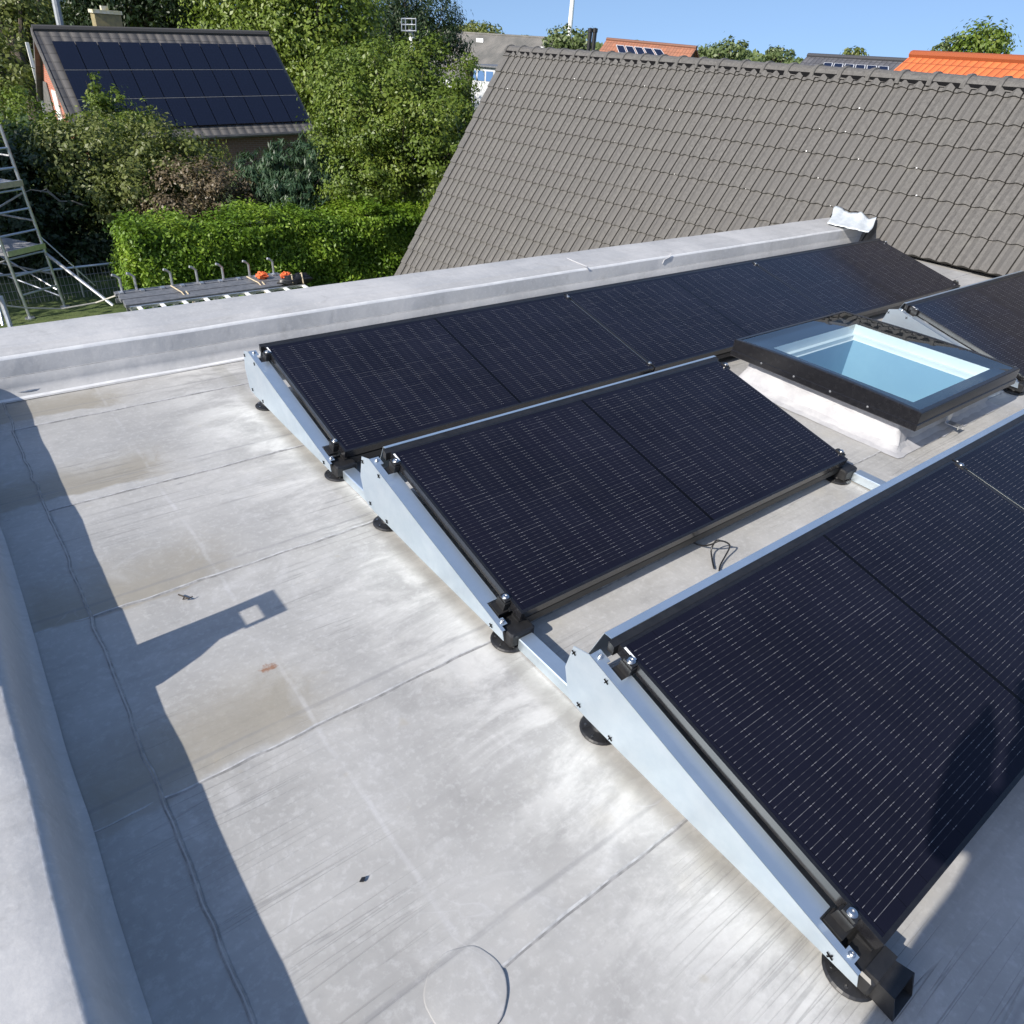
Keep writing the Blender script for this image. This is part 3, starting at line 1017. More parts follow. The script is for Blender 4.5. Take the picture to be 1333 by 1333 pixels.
# rake tiles: a flat-topped edge that laps every course
mb = MB()
for k in range(-9, 7):
    s0 = .03 + CS * k; s1 = min(s0 + CS, 1.80)
    pts = []
    for (y, n, s) in ((YR - .01, .03, s0), (YR + .15, .03, s0), (YR + .15, -.12, s0), (YR - .01, -.12, s0)):
        pts.append(TO + TE * y + TS * s + TN * (n + .022))
    pts2 = [p + TS * (s1 - s0 + .01) - TN * .02 for p in pts]
    mb.add(pts + pts2, [(0, 1, 2, 3), (4, 7, 6, 5), (0, 4, 5, 1), (1, 5, 6, 2), (2, 6, 7, 3), (3, 7, 4, 0)])
rk = mb.build('rake_tiles', MT['tile'], th)
# ridge caps
mb = MB()
RS = 1.815
capl = .36
k = 0
y = YR + .16
while y > Y0:
    y2 = y - capl
    vs = []
    for (yy, r_) in ((y, .142), (y - .05, .147), (y - .055, .130), (y2 - .03, .122)):
        for j in range(9):
            an = math.pi * (j / 8)
            c_ = TO + TE * yy + TS * RS + np.array([.080, 0, -.012])
            vs.append(c_ + np.array([-math.cos(an) * r_, 0, math.sin(an) * r_ * .95]))
    fs = [(r * 9 + j, r * 9 + j + 1, (r + 1) * 9 + j + 1, (r + 1) * 9 + j) for r in range(3) for j in range(8)]
    fs += [tuple(range(9))]
    mb.add(vs, fs)
    y = y2; k += 1
mb.build('ridge_caps', MT['tile'], th)
# near-black strip standing in for the shaded gap under the ridge caps
mb = MB()
c_ = RS - .03
mb.prism([TO + TE * Y0 + TS * (RS - .05) + TN * .018, TO + TE * (YR + .1) + TS * (RS - .05) + TN * .018, TO + TE * (YR + .1) + TS * RS + TN * .06, TO + TE * Y0 + TS * RS + TN * .06], -TN * .02)
mb.build('ridge_gap_shade', MT['hole'], th)
# back slope and gables
rp = lambda y: TO + TE * y + TS * RS
mb = MB()
pa, pb_ = rp(YR + .1), rp(Y0)
bk = np.array([math.cos(ALF), 0, -math.sin(ALF)])
mb.prism([pa, pb_, pb_ + bk * 4.6, pa + bk * 4.6], (0, 0, -.06))
mb.build('back_slope', MT['darkroof'], th)
mb = MB()
for y in (YR - .03, Y0 + .05):
    t_ = rp(y) - TN * .1; lo = TO + TE * y - TS * 2.6 - TN * .1
    ro = t_ + bk * 4.4
    mb.prism([t_, lo, (lo[0], y, GZ), (ro[0], y, GZ), ro], (0, -.1, 0))
mb.build('gable_wall', MT['brick_brown'], th)
# bare clips that show at the tile laps
clipm = MB(); clipm.lathe([(.009, -.004), (.011, 0), (.008, .006), (.0, .009)], (0, 0, 0), 8)
rgc = np.random.default_rng(12)
cl0 = None
spots = [(1276, 274), (1140, 192), (1300, 0)]
used = 0
for _ in range(400):
    if used >= 30: break
    k = int(rgc.integers(0, 6)); j = int(rgc.integers(NW - 52, NW))
    y = Y0 + (j + .36) * CP
    p = TO + TE * y + TS * (.03 + CS * k - .001) + TN * .052
    if k == 0 and y > 1.4: continue
    used += 1
    if cl0 is None:
        cl0 = clipm.build('tile_clip', MT['clip'], th, local=True)
        o = cl0
    else:
        o = cl0.copy(); col.objects.link(o); o.parent = th
    o.location = Vector(p) - th.location
    s_ = .5 + .6 * float(rgc.random()) ** 2
    o.scale = (s_, s_, s_)


# ------------------------------------------------------------------ vegetation
def leafmesh(name, mat_, parts, parent, seed, off):
    """parts: list of (positions, normals, length, width, tint)"""
    P_ = np.concatenate([p[0] for p in parts]); N_ = np.concatenate([p[1] for p in parts])
    Ln = np.concatenate([p[2] for p in parts]); Wd = np.concatenate([p[3] for p in parts]); T_ = np.concatenate([p[4] for p in parts])
    D_ = np.concatenate([p[5] for p in parts])
    N_ = N_ / (np.linalg.norm(N_, axis=1, keepdims=True) + 1e-9)
    D_ = D_ - N_ * (D_ * N_).sum(1, keepdims=True)
    D_ /= (np.linalg.norm(D_, axis=1, keepdims=True) + 1e-9)
    S_ = np.cross(N_, D_)
    n = len(P_)
    V = np.empty((n, 4, 3))
    V[:, 0] = P_ - D_ * Ln[:, None] * .5
    V[:, 1] = P_ + S_ * Wd[:, None] * .5 + N_ * Wd[:, None] * .12
    V[:, 2] = P_ + D_ * Ln[:, None] * .5
    V[:, 3] = P_ - S_ * Wd[:, None] * .5 + N_ * Wd[:, None] * .12
    V -= np.array(off)
    me = bpy.data.meshes.new(name)
    me.vertices.add(4 * n); me.vertices.foreach_set('co', V.reshape(-1))
    me.loops.add(4 * n); me.loops.foreach_set('vertex_index', np.arange(4 * n, dtype=np.int32))
    me.polygons.add(n)
    me.polygons.foreach_set('loop_start', np.arange(0, 4 * n, 4, dtype=np.int32))
    me.polygons.foreach_set('loop_total', np.full(n, 4, dtype=np.int32))
    me.update(calc_edges=True)
    at_ = me.attributes.new('tint', 'FLOAT', 'FACE'); at_.data.foreach_set('value', T_.astype(np.float32))
    me.materials.append(mat_)
    o = bpy.data.objects.new(name, me); col.objects.link(o)
    if parent is not None: o.parent = parent
    return o


def crown_parts(blobs, dens, size, seed, clump=.24, updir=0.0, aspect=.55, squash=1.0):
    """leaf sprays: each blob (centre, radii) carries clumps over its skin and some within"""
    rg = np.random.default_rng(seed); out = []
    for (c, r) in blobs:
        c = np.array(c, float); r = np.array(r, float)
        area = (r[0] * r[1] + r[1] * r[2] + r[0] * r[2]) / 3
        nc = max(14, int(60 * area ** .55 / (clump / .24) ** 2))
        d = rg.normal(size=(nc, 3)); d /= np.linalg.norm(d, axis=1, keepdims=True)
        rad_ = rg.uniform(.72, 1.08, nc); rad_[rg.random(nc) < .25] *= .6
        cc = c + d * r * rad_[:, None]
        cr = clump * r.mean() * rg.uniform(.6, 1.35, nc)
        ct_ = rg.uniform(0, 1, nc)
        per = np.maximum(6, (dens * 4 * math.pi * area / nc * (cr / cr.mean()) ** 2).astype(int))
        idx = np.repeat(np.arange(nc), per)
        n = len(idx)
        g1 = rg.normal(size=(n, 3)) * np.array([1, 1, .7 * squash])
        pos = cc[idx] + g1 * cr[idx][:, None] * .55
        outw = (pos - cc[idx]) / cr[idx][:, None] + d[idx] * .7
        nor = outw + rg.normal(size=(n, 3)) * .55 + np.array([0, 0, .45])
        dr = rg.normal(size=(n, 3)) + outw * .5 + np.array([0, 0, updir])
        ln = size * rg.uniform(.6, 1.4, n)
        out.append((pos, nor, ln, ln * aspect * rg.uniform(.7, 1.2, n), np.clip(ct_[idx] * .55 + rg.random(n) * .5, 0, 1), dr))
    return out


def tree(name, label, cat, blobs, mat_, dens, size, seed, group=None, trunk=True, base=None, updir=0., aspect=.55, clump=.24, tr=.12, squash=1.0):
    c0 = np.mean([b[0] for b in blobs], axis=0)
    if base is None: base = (c0[0], c0[1], GZ)
    root = empty(name, base, label, cat, group)
    leafmesh('crown', mat_, crown_parts(blobs, dens, size, seed, clump, updir, aspect, squash), root, seed, base)
    if trunk:
        m = MB(); rg = random.Random(seed)
        top = np.array(c0); b = np.array(base, float)
        mid = b * .5 + top * .5 + np.array([rg.uniform(-.1, .1), rg.uniform(-.1, .1), 0])
        m.tube([b, mid, top], [tr, tr * .75, tr * .4], 9)
        for (c, r) in blobs:
            for _ in range(4):
                e = np.array(c) + np.array([rg.uniform(-.7, .7) * r[0], rg.uniform(-.7, .7) * r[1], rg.uniform(-.2, .75) * r[2]])
                s = b * (.3) + top * .7 if rg.random() < .5 else mid
                k = (s + e) / 2 + np.array([0, 0, -.1])
                m.tube([s, k, e], [tr * .45, tr * .3, tr * .08], 6)
        m.build('trunk', MT['bark'], root)
    return root


def blob(u, v, ru, rv, D, depth=1.0):
    p = at(u, v, D); d = np.linalg.norm(p - CAM)
    return (p, np.array([ru / FPX * d, ru / FPX * d * depth, rv / FPX * d]))


GT = 'trees and bushes in the gardens beyond the parapet'
tree('broad_tree', 'broad leafy green tree beside the left rake of the grey tiled roof', 'tree',
     [blob(500, 165, 78, 82, 19), blob(558, 128, 50, 52, 19), blob(462, 180, 42, 62, 18.2), blob(555, 200, 62, 62, 17.8), blob(500, 110, 52, 45, 19.4), blob(592, 178, 36, 46, 18.6), blob(470, 235, 52, 42, 17.4)],
     MT['leaf_mid'], 600, .08, 11, GT, tr=.07)
tree('broad_tree', 'tall light green tree rising behind the right end of the brick house roof', 'tree',
     [blob(330, 30, 60, 50, 43), blob(400, 50, 66, 62, 42), blob(440, 22, 46, 44, 43), blob(412, 108, 40, 42, 41), blob(360, -25, 80, 40, 44), blob(452, 78, 30, 34, 41.5)],
     MT['leaf_light'], 90, .2, 12, GT, tr=.35)
tree('conifer', 'dark conifer standing against the sky left of the grey industrial hall', 'tree',
     [blob(540, 28, 46, 40, 52), blob(520, 60, 50, 40, 51), blob(572, 52, 30, 34, 52), blob(500, 22, 40, 32, 53)],
     MT['leaf_dark'], 80, .22, 13, GT, updir=1.2, aspect=.35, tr=.35)
tree('conifer', 'dark conifer behind the chimney of the brick house', 'tree',
     [blob(150, 6, 62, 30, 50), blob(225, 6, 58, 36, 50), blob(95, 0, 42, 26, 51), blob(190, -30, 90, 30, 50)],
     MT['leaf_dark'], 75, .24, 14, GT, updir=.8, aspect=.4, tr=.4)
tree('broad_tree', 'pale green tree at the left edge, left of the brick house chimney', 'tree',
     [blob(15, 40, 40, 50, 40), blob(30, 5, 40, 30, 41), blob(5, 95, 34, 40, 36)],
     MT['leaf_olive'], 100, .18, 15, GT, tr=.3)
tree('bush', 'mid green bush at the left edge below the orange brick gable', 'bush',
     [blob(20, 165, 44, 34, 21), blob(58, 196, 40, 26, 20.5), blob(25, 200, 50, 30, 20)],
     MT['leaf_light'], 330, .09, 16, GT, tr=.07)
tree('slender_tree', 'slender loose green tree in front of the left part of the panelled roof', 'tree',
     [blob(136, 138, 18, 24, 22), blob(152, 148, 22, 22, 22), blob(122, 118, 9, 14, 22), blob(184, 148, 14, 14, 22), blob(150, 170, 40, 22, 21.6)],
     MT['leaf_mid'], 300, .085, 17, GT, tr=.06, updir=.8)
tree('bush', 'large olive green bush in front of the brick house', 'bush',
     [blob(150, 205, 72, 42, 19), blob(215, 215, 62, 45, 18.6), blob(120, 215, 52, 45, 18.6), blob(185, 255, 62, 38, 17.8), blob(226, 206, 42, 22, 19.2), blob(150, 265, 36, 30, 17.8), blob(270, 236, 28, 22, 18.6)],
     MT['leaf_olive'], 420, .085, 18, GT, tr=.09)
tree('withered_bush', 'brown withered bush between olive bush and bright green hedge', 'bush',
     [blob(245, 255, 48, 34, 16.9), blob(288, 258, 34, 26, 16.7), blob(225, 278, 40, 18, 16.6), blob(280, 235, 34, 18, 17.2)],
     MT['leaf_brown'], 420, .07, 19, GT, tr=.07)
tree('conifer_shrub', 'blue green conifer shrub with upright tips behind the hedge', 'bush',
     [blob(345, 232, 32, 34, 17.8), blob(388, 226, 38, 38, 17.8), blob(425, 240, 34, 36, 17.8), blob(368, 258, 48, 24, 17.3), blob(318, 245, 14, 22, 17.6)],
     MT['leaf_blue'], 800, .13, 20, GT, updir=2.6, aspect=.2, tr=.07, clump=.15)
tree('shade_filler_tree', 'dark-leaved filler tree standing in for the deep shade behind the scaffold tower', 'tree',
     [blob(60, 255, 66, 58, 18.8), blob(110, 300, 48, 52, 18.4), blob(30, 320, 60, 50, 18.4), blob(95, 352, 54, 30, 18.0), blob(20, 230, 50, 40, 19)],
     MT['leaf_dark'], 420, .1, 21, GT, tr=.1)  # filler: dark leaf colour stands for the shade below the olive bush
# out of the frame to the left: the trees that shade that corner
tree('broad_tree', 'tall green tree outside the left edge that shades the scaffold corner', 'tree',
     [((-4.6, 13.9, .4), (2.1, 2.2, 2.2)), ((-5.6, 15.3, 1.3), (2.1, 2.1, 2.2)), ((-3.6, 16.2, .9), (1.7, 1.8, 1.9)), ((-4.3, 14.4, -1.5), (1.9, 2.2, 1.4))],
     MT['leaf_mid'], 150, .14, 22, GT, tr=.2)

# clipped laurel hedge
hr = np.random.default_rng(40)
x0h, x1h, y0h, y1h, z1h = 1.62, 8.6, 11.45, 12.7, -1.60
hedge = empty('hedge', ((x0h + x1h) / 2, (y0h + y1h) / 2, GZ), 'bright green clipped laurel hedge behind the rack of planks', 'hedge')
parts = []


def hedge_face(n, fn, nor):
    u, v = hr.random(n), hr.random(n)
    pos = np.array([fn(a, b) for a, b in zip(u, v)])
    lump = np.sin(pos[:, 0] * 5.1 + pos[:, 2] * 3) * .06 + np.sin(pos[:, 0] * 2.3 - pos[:, 2] * 6.5 + 1) * .06 + hr.normal(0, .07, n)
    pos = pos + np.array(nor) * lump[:, None]
    nn = np.array(nor) + hr.normal(0, .6, (n, 3)) + np.array([0, 0, .5])
    ln = .078 * hr.uniform(.6, 1.35, n)
    tn = np.clip(.5 + .3 * np.sin(pos[:, 0] * 3.7 + pos[:, 2] * 5) + hr.normal(0, .25, n), 0, 1)
    parts.append((pos, nn, ln, ln * .5, tn, hr.normal(size=(n, 3)) + np.array([0, 0, .7])))


hedge_face(30000, lambda a, b: (x0h + a * (x1h - x0h), y0h, GZ + b * (z1h - GZ)), (0, -1, 0))
hedge_face(17000, lambda a, b: (x0h + a * (x1h - x0h), y0h + b * (y1h - y0h), z1h + .06 * math.sin(a * 21) + .04 * math.sin(a * 57)), (0, 0, 1))
hedge_face(5000, lambda a, b: (x0h, y0h + b * (y1h - y0h), GZ + a * (z1h - GZ)), (-1, 0, 0))
hedge_face(14000, lambda a, b: (x0h + a * (x1h - x0h), y0h + .16, GZ + b * (z1h - GZ)), (0, -1, 0))
leafmesh('foliage', MT['leaf_hedge'], parts, hedge, 1, hedge.location)
mb = MB()
mb.box((x0h + .2, y0h + .3, GZ), (x1h - .2, y1h - .2, z1h - .2))
mb.build('branches', noisy('hedge_wood', (.03, .035, .012), (.015, .02, .008), 20, .9), hedge)

# bare pale branches hanging out of the olive bush
mb = MB()
for pts in ([(78, 262), (62, 250), (40, 247), (33, 250)], [(78, 262), (60, 246), (52, 250)], [(110, 268), (95, 262), (78, 262)]):
    P_ = [at(u, v, 17.6 - .05 * i) for i, (u, v) in enumerate(pts)]
    mb.tube(P_, [.02, .015, .01, .006][:len(P_)], 6)
o = mb.build('bare_branch', noisy('pale_bark', (.3, .27, .24), (.2, .18, .15), 10, .8))
tag(o, 'bare pale branch poking out of the olive bush beside the scaffold', 'branch')


# ------------------------------------------------------------------ gabled houses
def uvquad(o, Uv, Vv):
    me = o.data; uv = me.uv_layers.new(name='UVMap')
    U_ = np.array(Uv, float); V_ = np.array(Vv, float)
    for p in me.polygons:
        for li in p.loop_indices:
            c_ = np.array(me.vertices[me.loops[li].vertex_index].co)
            uv.data[li].uv = (c_ @ U_, c_ @ V_)


def gabled(name, label, P1, P2, slope, drop, wallz, roofm, wallm, over=.25, backlen=None):
    """ridge from P1 to P2, near slope falling along the unit vector slope for drop metres"""
    P1 = np.array(P1, float); P2 = np.array(P2, float); s = np.array(slope, float); s /= np.linalg.norm(s)
    root = empty(name, ((P1 + P2) / 2 * (1, 1, 0) + np.array([0, 0, wallz])), label, 'house')
    h = (P2 - P1) / np.linalg.norm(P2 - P1)
    hz = np.array([s[0], s[1], 0]); hz /= np.linalg.norm(hz)
    sb = s - 2 * hz * (s @ hz)
    n = np.cross(h, s); n *= np.sign(n[2])
    m = MB()
    m.prism([P1, P2, P2 + s * drop, P1 + s * drop], -n * .09)
    o = m.build('roof', roofm, root); uvquad(o, h, s)
    nb = np.cross(h, sb); nb *= np.sign(nb[2])
    m = MB(); bl = backlen or drop
    m.prism([P1 + (0, 0, .002), P2 + (0, 0, .002), P2 + sb * bl, P1 + sb * bl], -nb * .09)
    o2 = m.build('back_roof', roofm, root); uvquad(o2, h, sb)
    # ridge
    m = MB(); m.tube([P1 + (0, 0, .0), P2 + (0, 0, .0)], .11, 8); m.build('ridge', roofm, root)
    # walls
    a = P1 + h * over; b = P2 - h * over
    m = MB()
    fa = a + s * (drop - .35) - n * .09; fb_ = b + s * (drop - .35) - n * .09
    ba = a + sb * (bl - .35) - nb * .09; bb_ = b + sb * (bl - .35) - nb * .09
    z = wallz
    d = lambda p: np.array([p[0], p[1], z])
    ta = a - np.array([0, 0, .12]); tb_ = b - np.array([0, 0, .12])
    m.add([fa, fb_, d(fb_), d(fa)], [(0, 1, 2, 3)])
    o3 = m.build('long_wall', wallm[0], root); uvquad(o3, h, (0, 0, 1))
    m = MB(); m.add([ba, bb_, d(bb_), d(ba)], [(3, 2, 1, 0)])
    o3 = m.build('long_wall', wallm[0], root); uvquad(o3, h, (0, 0, 1))
    m = MB()
    m.add([ta, fa, d(fa), d(ba), ba], [(0, 1, 2, 3, 4)])
    o4 = m.build('gable_wall', wallm[1], root); uvquad(o4, hz, (0, 0, 1))
    m = MB(); m.add([tb_, fb_, d(fb_), d(bb_), bb_], [(4, 3, 2, 1, 0)])
    o4 = m.build('gable_wall', wallm[1], root); uvquad(o4, hz, (0, 0, 1))
    return root, h, s, n


# brick house with the panelled roof
RL = at(42, 37, 32.0)
hh = np.array([.9994, 0, .035]); sd = np.array([0, -.79, -.613])
RR = RL + hh * 7.9
bh, h, s, n = gabled('brick_house', 'brick house with dark tiles and three rows of solar panels on its roof', RL, RR, sd, 4.62, -5.5, MT['midroof'], (MT['brick_brown'], MT['brick_orange']), .22)


def onroof(u, v, lift=.0): return atplane(u, v, RL + n * lift, n)


TLp, TRp, BRp = onroof(69, 55, .08), onroof(360, 62, .08), onroof(405, 163, .08)
# in roof coordinates
def rc(p): return np.array([(p - RL) @ h, (p - RL) @ s])
c1, c2, c3 = rc(TLp), rc(TRp), rc(BRp)
hx0, hx1 = c1[0], (c2[0] + c3[0]) / 2; hs0, hs1 = (c1[1] + c2[1]) / 2, c3[1]
NCOL = 11
pw = (hx1 - hx0) / NCOL; ph = (hs1 - hs0) / 3
mb = MB(); mb.prism([RL + h * (-.03 * 0) + h * 0 + n * .085, RL + h * pw * 0 + n * .085 + h * (pw - .03), RL + n * .085 + h * (pw - .03) + s * (ph - .045), RL + n * .085 + s * (ph - .045)], -n * .04)
pm = None
for r in range(3):
    for k in range(NCOL):
        if pm is None:
            pm = mb.build('solar_panel', MT['pv'], bh); uvquad(pm, h / pw, s / ph); o = pm
        else:
            o = pm.copy(); col.objects.link(o); o.parent = bh
        o.location = Vector(h * (hx0 + k * pw) + s * (hs0 + r * ph))
mb = MB()
for r in (1, 2):
    p = RL + h * hx0 + s * (hs0 + r * ph - .025) + n * .06
    mb.prism([p, p + h * (hx1 - hx0 - .03), p + h * (hx1 - hx0 - .03) + s * .018, p + s * .018], n * .03)
mb.build('panel_rail', MT['dkalu'], bh)
# chimney
cp = at(141, 36, 33.1)
mb = MB()
mb.box((cp[0] - .42, cp[1] - .3, cp[2] - 1.2), (cp[0] + .42, cp[1] + .3, cp[2] + .40))
ch = mb.build('chimney', noisy('yellow_lichen_brick', (.30, .25, .12), (.2, .17, .1), 9, .9), bh)
mb = MB(); mb.box((cp[0] - .46, cp[1] - .34, cp[2] + .40), (cp[0] + .46, cp[1] + .34, cp[2] + .50)); mb.box((cp[0] - .12, cp[1] - .12, cp[2] + .5), (cp[0] + .1, cp[1] + .1, cp[2] + .62))
mb.build('chimney_cap', noisy('mossy_cap', (.42, .38, .2), (.55, .54, .5), 5, .9), ch)
# gutter, verge boards, gable window
mb = MB(); e0 = RL + s * 4.63 - n * .06; mb.tube([e0, e0 + h * 7.9], .07, 8); mb.build('gutter', noisy('dark_gutter', (.05, .05, .05), (.08, .08, .08), 5, .5), bh)
mb = MB(); mb.prism([RL - h * .02 + n * .03, RL - h * .02 + s * 4.3 + n * .03, RL - h * .02 + s * 4.3 - n * .22, RL - h * .02 - n * .22], h * -.04); mb.build('verge_board', MT['midroof'], bh); uvquad(bh.children[-1], h, s)
gx0 = RL[0] + .22
gw = at(78, 140, 28.5)
mb = MB(); yw = atplane(77, 142, np.array([gx0, 0, 0]), np.array([1., 0, 0]))
mb.box((gx0 - .05, yw[1] - .38, yw[2] - .55), (gx0 - .01, yw[1] + .38, yw[2] + .55)); wf = mb.build('window', MT['white'], bh)
mb = MB(); yp = atplane(52, 110, np.array([gx0, 0, 0]), np.array([1., 0, 0]))
mb.box((gx0 - .12, yp[1] - .06, -5), (gx0 - .02, yp[1] + .06, RL[2] - .5)); mb.build('downpipe', MT['white'], bh)
mb = MB(); ym = atplane(57, 100, np.array([gx0, 0, 0]), np.array([1., 0, 0]))
mb.box((gx0 - .04, ym[1] - .4, -5), (gx0 - .012, ym[1] + 1.4, RL[2] - 1.6)); mb.build('cladding', noisy('grey_cladding', (.16, .15, .14), (.1, .1, .1), 4, .7), bh)
lw = atplane(306, 221, RL + s * 4.0 + np.array([0, .0, 0]), np.array([0, 1., 0]))
mb = MB(); mb.box((lw[0] - .22, lw[1] - .03, lw[2] - .5), (lw[0] + .22, lw[1] + .02, lw[2] + .06)); mb.build('window', MT['white'], bh)
# grey pole behind the ridge
mb = MB(); a = at(79, 34, 36); b = at(66, -30, 36); mb.tube([a * (1, 1, 0) + (0, 0, GZ), a, b], .13, 10)
tag(mb.build('lamp_pole', noisy('grey_steel_pole', (.38, .4, .42), (.3, .32, .34), 6, .5, .5)), 'plain grey pole rising behind the ridge of the brick house', 'pole')


def far_house(label, r1, r2, D1, D2, drop, pitch, roofm, wallm=None):
    P1, P2 = at(*r1, D1), at(*r2, D2)
    h = P2 - P1; h /= np.linalg.norm(h)
    side = np.cross(h, (0, 0, 1.0)); side /= np.linalg.norm(side)
    if side @ (CAM - P1) < 0: side = -side
    s = side * math.cos(pitch) + np.array([0, 0, -math.sin(pitch)])
    wm = wallm or MT['brick_brown']
    return gabled('gabled_house', label, P1, P2, s, drop, GZ - 1.5, roofm, (wm, wm))


o1, h1, s1, n1 = far_house('far house with weathered orange tiles and five solar panels in a row', (790, 51), (907, 62), 62, 58, 4.2, rad(42), MT['oldorange'])
P1 = at(790, 51, 62)


def panel_row(root, corners, n, P, nn, mat_, fmat):
    a, b, c, d = [atplane(u, v, P + nn * .12, nn) for u, v in corners]       # top left, top right, bottom right, bottom left
    for k in range(n):
        t0, t1 = k / n + .012, (k + 1) / n - .012
        m = MB(); q = [a + (b - a) * t0, a + (b - a) * t1, d + (c - d) * t1, d + (c - d) * t0]
        m.prism(q, -nn * .08)
        fr = m.build('solar_panel', fmat, root)
        ctr = sum(q) / 4
        m = MB(); m.prism([ctr + (p - ctr) * .86 + nn * .006 for p in q], -nn * .004)
        m.build('panel_glass', mat_, fr)


MT['palealu'] = mat('pale_panel_frame', (.6, .62, .65), .4, .3)
panel_row(o1, [(801, 58), (861, 64), (868, 74), (805, 69)], 5, P1, n1, MT['bluepv'], MT['palealu'])
o2, h2, s2, n2 = far_house('far house with a dark grey roof and a row of six solar panels', (1052, 72), (1182, 79), 48, 44, 3.4, rad(40), MT['darkroof'])
panel_row(o2, [(1072, 81), (1158, 86.5), (1158, 93), (1069, 88)], 6, at(1052, 72, 48), n2, MT['bluepv'], MT['palealu'])
o3, h3, s3, n3 = far_house('near neighbour house with bright new orange roof tiles at the right edge', (1187, 71), (1420, 83), 27, 23, 3.2, rad(42), MT['orange'])

# industrial hall
hallm = noisy('corrugated_sheet', (.17, .16, .145), (.10, .098, .09), .6, .8)
gH = G(hallm); cH = gH.coord('UV'); xH = gH.sep(cH)[0]
gH.normal(gH.bump(gH.math('SINE', gH.math('MULTIPLY', xH, 14.0)), .6, .05))
hall, hh_, hs_, hn_ = gabled('industrial_hall', 'long grey industrial hall with corrugated roof and pale wall', at(560, 40, 95), at(760, 52.5, 78), np.array([-.42, -.62, -.33]), 9.5, -6, hallm, (MT['render'], MT['render']), .2)
hall['category'] = 'hall'
mb = MB()
for (u, v) in ((620, 50), (700, 61)):
    p = atplane(u, v, at(560, 40, 95) + hn_ * .06, hn_)
    mb.prism([p, p + hh_ * 1.1, p + hh_ * 1.1 + hs_ * .8, p + hs_ * .8], hn_ * .05)
mb.build('rooflight', MT['white'], hall)
# low white shed with blue glazing in front of the hall
pa, pb2 = at(608, 83, 60), at(668, 88, 58)
shed = empty('shed', pa * (1, 1, 0) + (0, 0, GZ), 'low white shed with a strip of blue windows in front of the industrial hall', 'shed')
dirn = (pb2 - pa) / np.linalg.norm(pb2 - pa); bk2 = np.array([-dirn[1], dirn[0], 0]); bk2 *= np.sign(bk2 @ ray(640, 80))
mb = MB(); mb.prism([pa + (0, 0, -.1), pb2 + (0, 0, -.1), pb2 * (1, 1, 0) + (0, 0, GZ - 1), pa * (1, 1, 0) + (0, 0, GZ - 1)], bk2 * 4); mb.build('wall', MT['render'], shed)
mb = MB(); mb.prism([pa - dirn * .2 - bk2 * .2, pb2 + dirn * .2 - bk2 * .2, pb2 + dirn * .2 + bk2 * 4.2, pa - dirn * .2 + bk2 * 4.2], (0, 0, -.1)); mb.build('roof', MT['dkalu'], shed)
for k in range(5):
    t0, t1 = .06 + k * .185, .06 + k * .185 + .15
    q0_, q1_ = pa + (pb2 - pa) * t0 - bk2 * .03, pa + (pb2 - pa) * t1 - bk2 * .03
    mb = MB(); mb.prism([q0_ + (0, 0, -.35), q1_ + (0, 0, -.35), q1_ + (0, 0, -.95), q0_ + (0, 0, -.95)], bk2 * .02); mb.build('window', mat('blue_pane', (.1, .2, .4), .2), shed)

# two black flues
for u, lab in ((769, 'left one of two thin black flue pipes beside the far orange roof'), (775, 'right one of two thin black flue pipes beside the far orange roof')):
    a = at(u, 37, 66); m = MB(); m.tube([a * (1, 1, 0) + (0, 0, GZ), a], .16, 8); m.lathe([(.2, -.25), (.2, 0), (0, .05)], a, 8)
    tag(m.build('flue_pipe', MT['black']), lab, 'flue', 'black flue pipes')

# wind turbine
tb0 = at(739.5, 62, 420); hubp = np.array([tb0[0], tb0[1], at(730, -95, 420)[2]])
wt = empty('wind_turbine', (tb0[0], tb0[1], GZ), 'white wind turbine tower on the horizon', 'wind turbine')
wm = mat('white_turbine_paint', (.8, .8, .8), .5)
mb = MB(); mb.tube([(tb0[0], tb0[1], GZ), hubp], [1.3, .75], 14); mb.build('tower', wm, wt)
vw = (CAM - hubp) * (1, 1, 0); vw /= np.linalg.norm(vw); sdv = np.cross(vw, (0, 0, 1.0))
mb = MB(); mb.tube([hubp - vw * 4, hubp + vw * 2.5], [1.5, 1.2], 12); mb.build('nacelle', wm, wt)
for k in range(3):
    an = rad(-88.5 + 120 * k); dr = sdv * math.cos(an) + np.array([0, 0, math.sin(an)]); wd = np.cross(dr, vw)
    root_ = hubp + vw * 3.2
    m = MB(); m.prism([root_ - wd * .4, root_ + dr * 9 - wd * .8, root_ + dr * 47, root_ + dr * 9 + wd * .6, root_ + wd * .4], vw * .35); m.build('blade', wm, wt)

# boom lift basket above the trees
bl = at(536, 70, 34)
lift = empty('boom_lift', (bl[0], bl[1], GZ), 'raised boom lift with small white basket above the broad tree', 'boom lift')
mb = MB(); top_ = at(536, 48, 34); mb.tube([(bl[0], bl[1], GZ), bl, top_], [.16, .14, .11], 8); mb.build('boom', MT['white'], lift)
mb = MB(); t2 = at(533, 38, 34); mb.tube([top_, t2], .09, 8); mb.build('arm', noisy('grey_arm', (.2, .2, .22), (.3, .3, .3), 8, .5), lift)
mb = MB(); bc = at(532, 32, 34); sv = CR / np.linalg.norm(CR)
for dz in (-.2, 0, .19):
    ring_ = [bc + sv * a + np.array([0, b, dz]) for a, b in ((-.2, -.15), (.2, -.15), (.2, .15), (-.2, .15), (-.2, -.15))]
    mb.tube(ring_, .02, 6)
for a, b in ((-.2, -.15), (.2, -.15), (.2, .15), (-.2, .15)): mb.tube([bc + sv * a + np.array([0, b, -.22]), bc + sv * a + np.array([0, b, .2])], .02, 6)
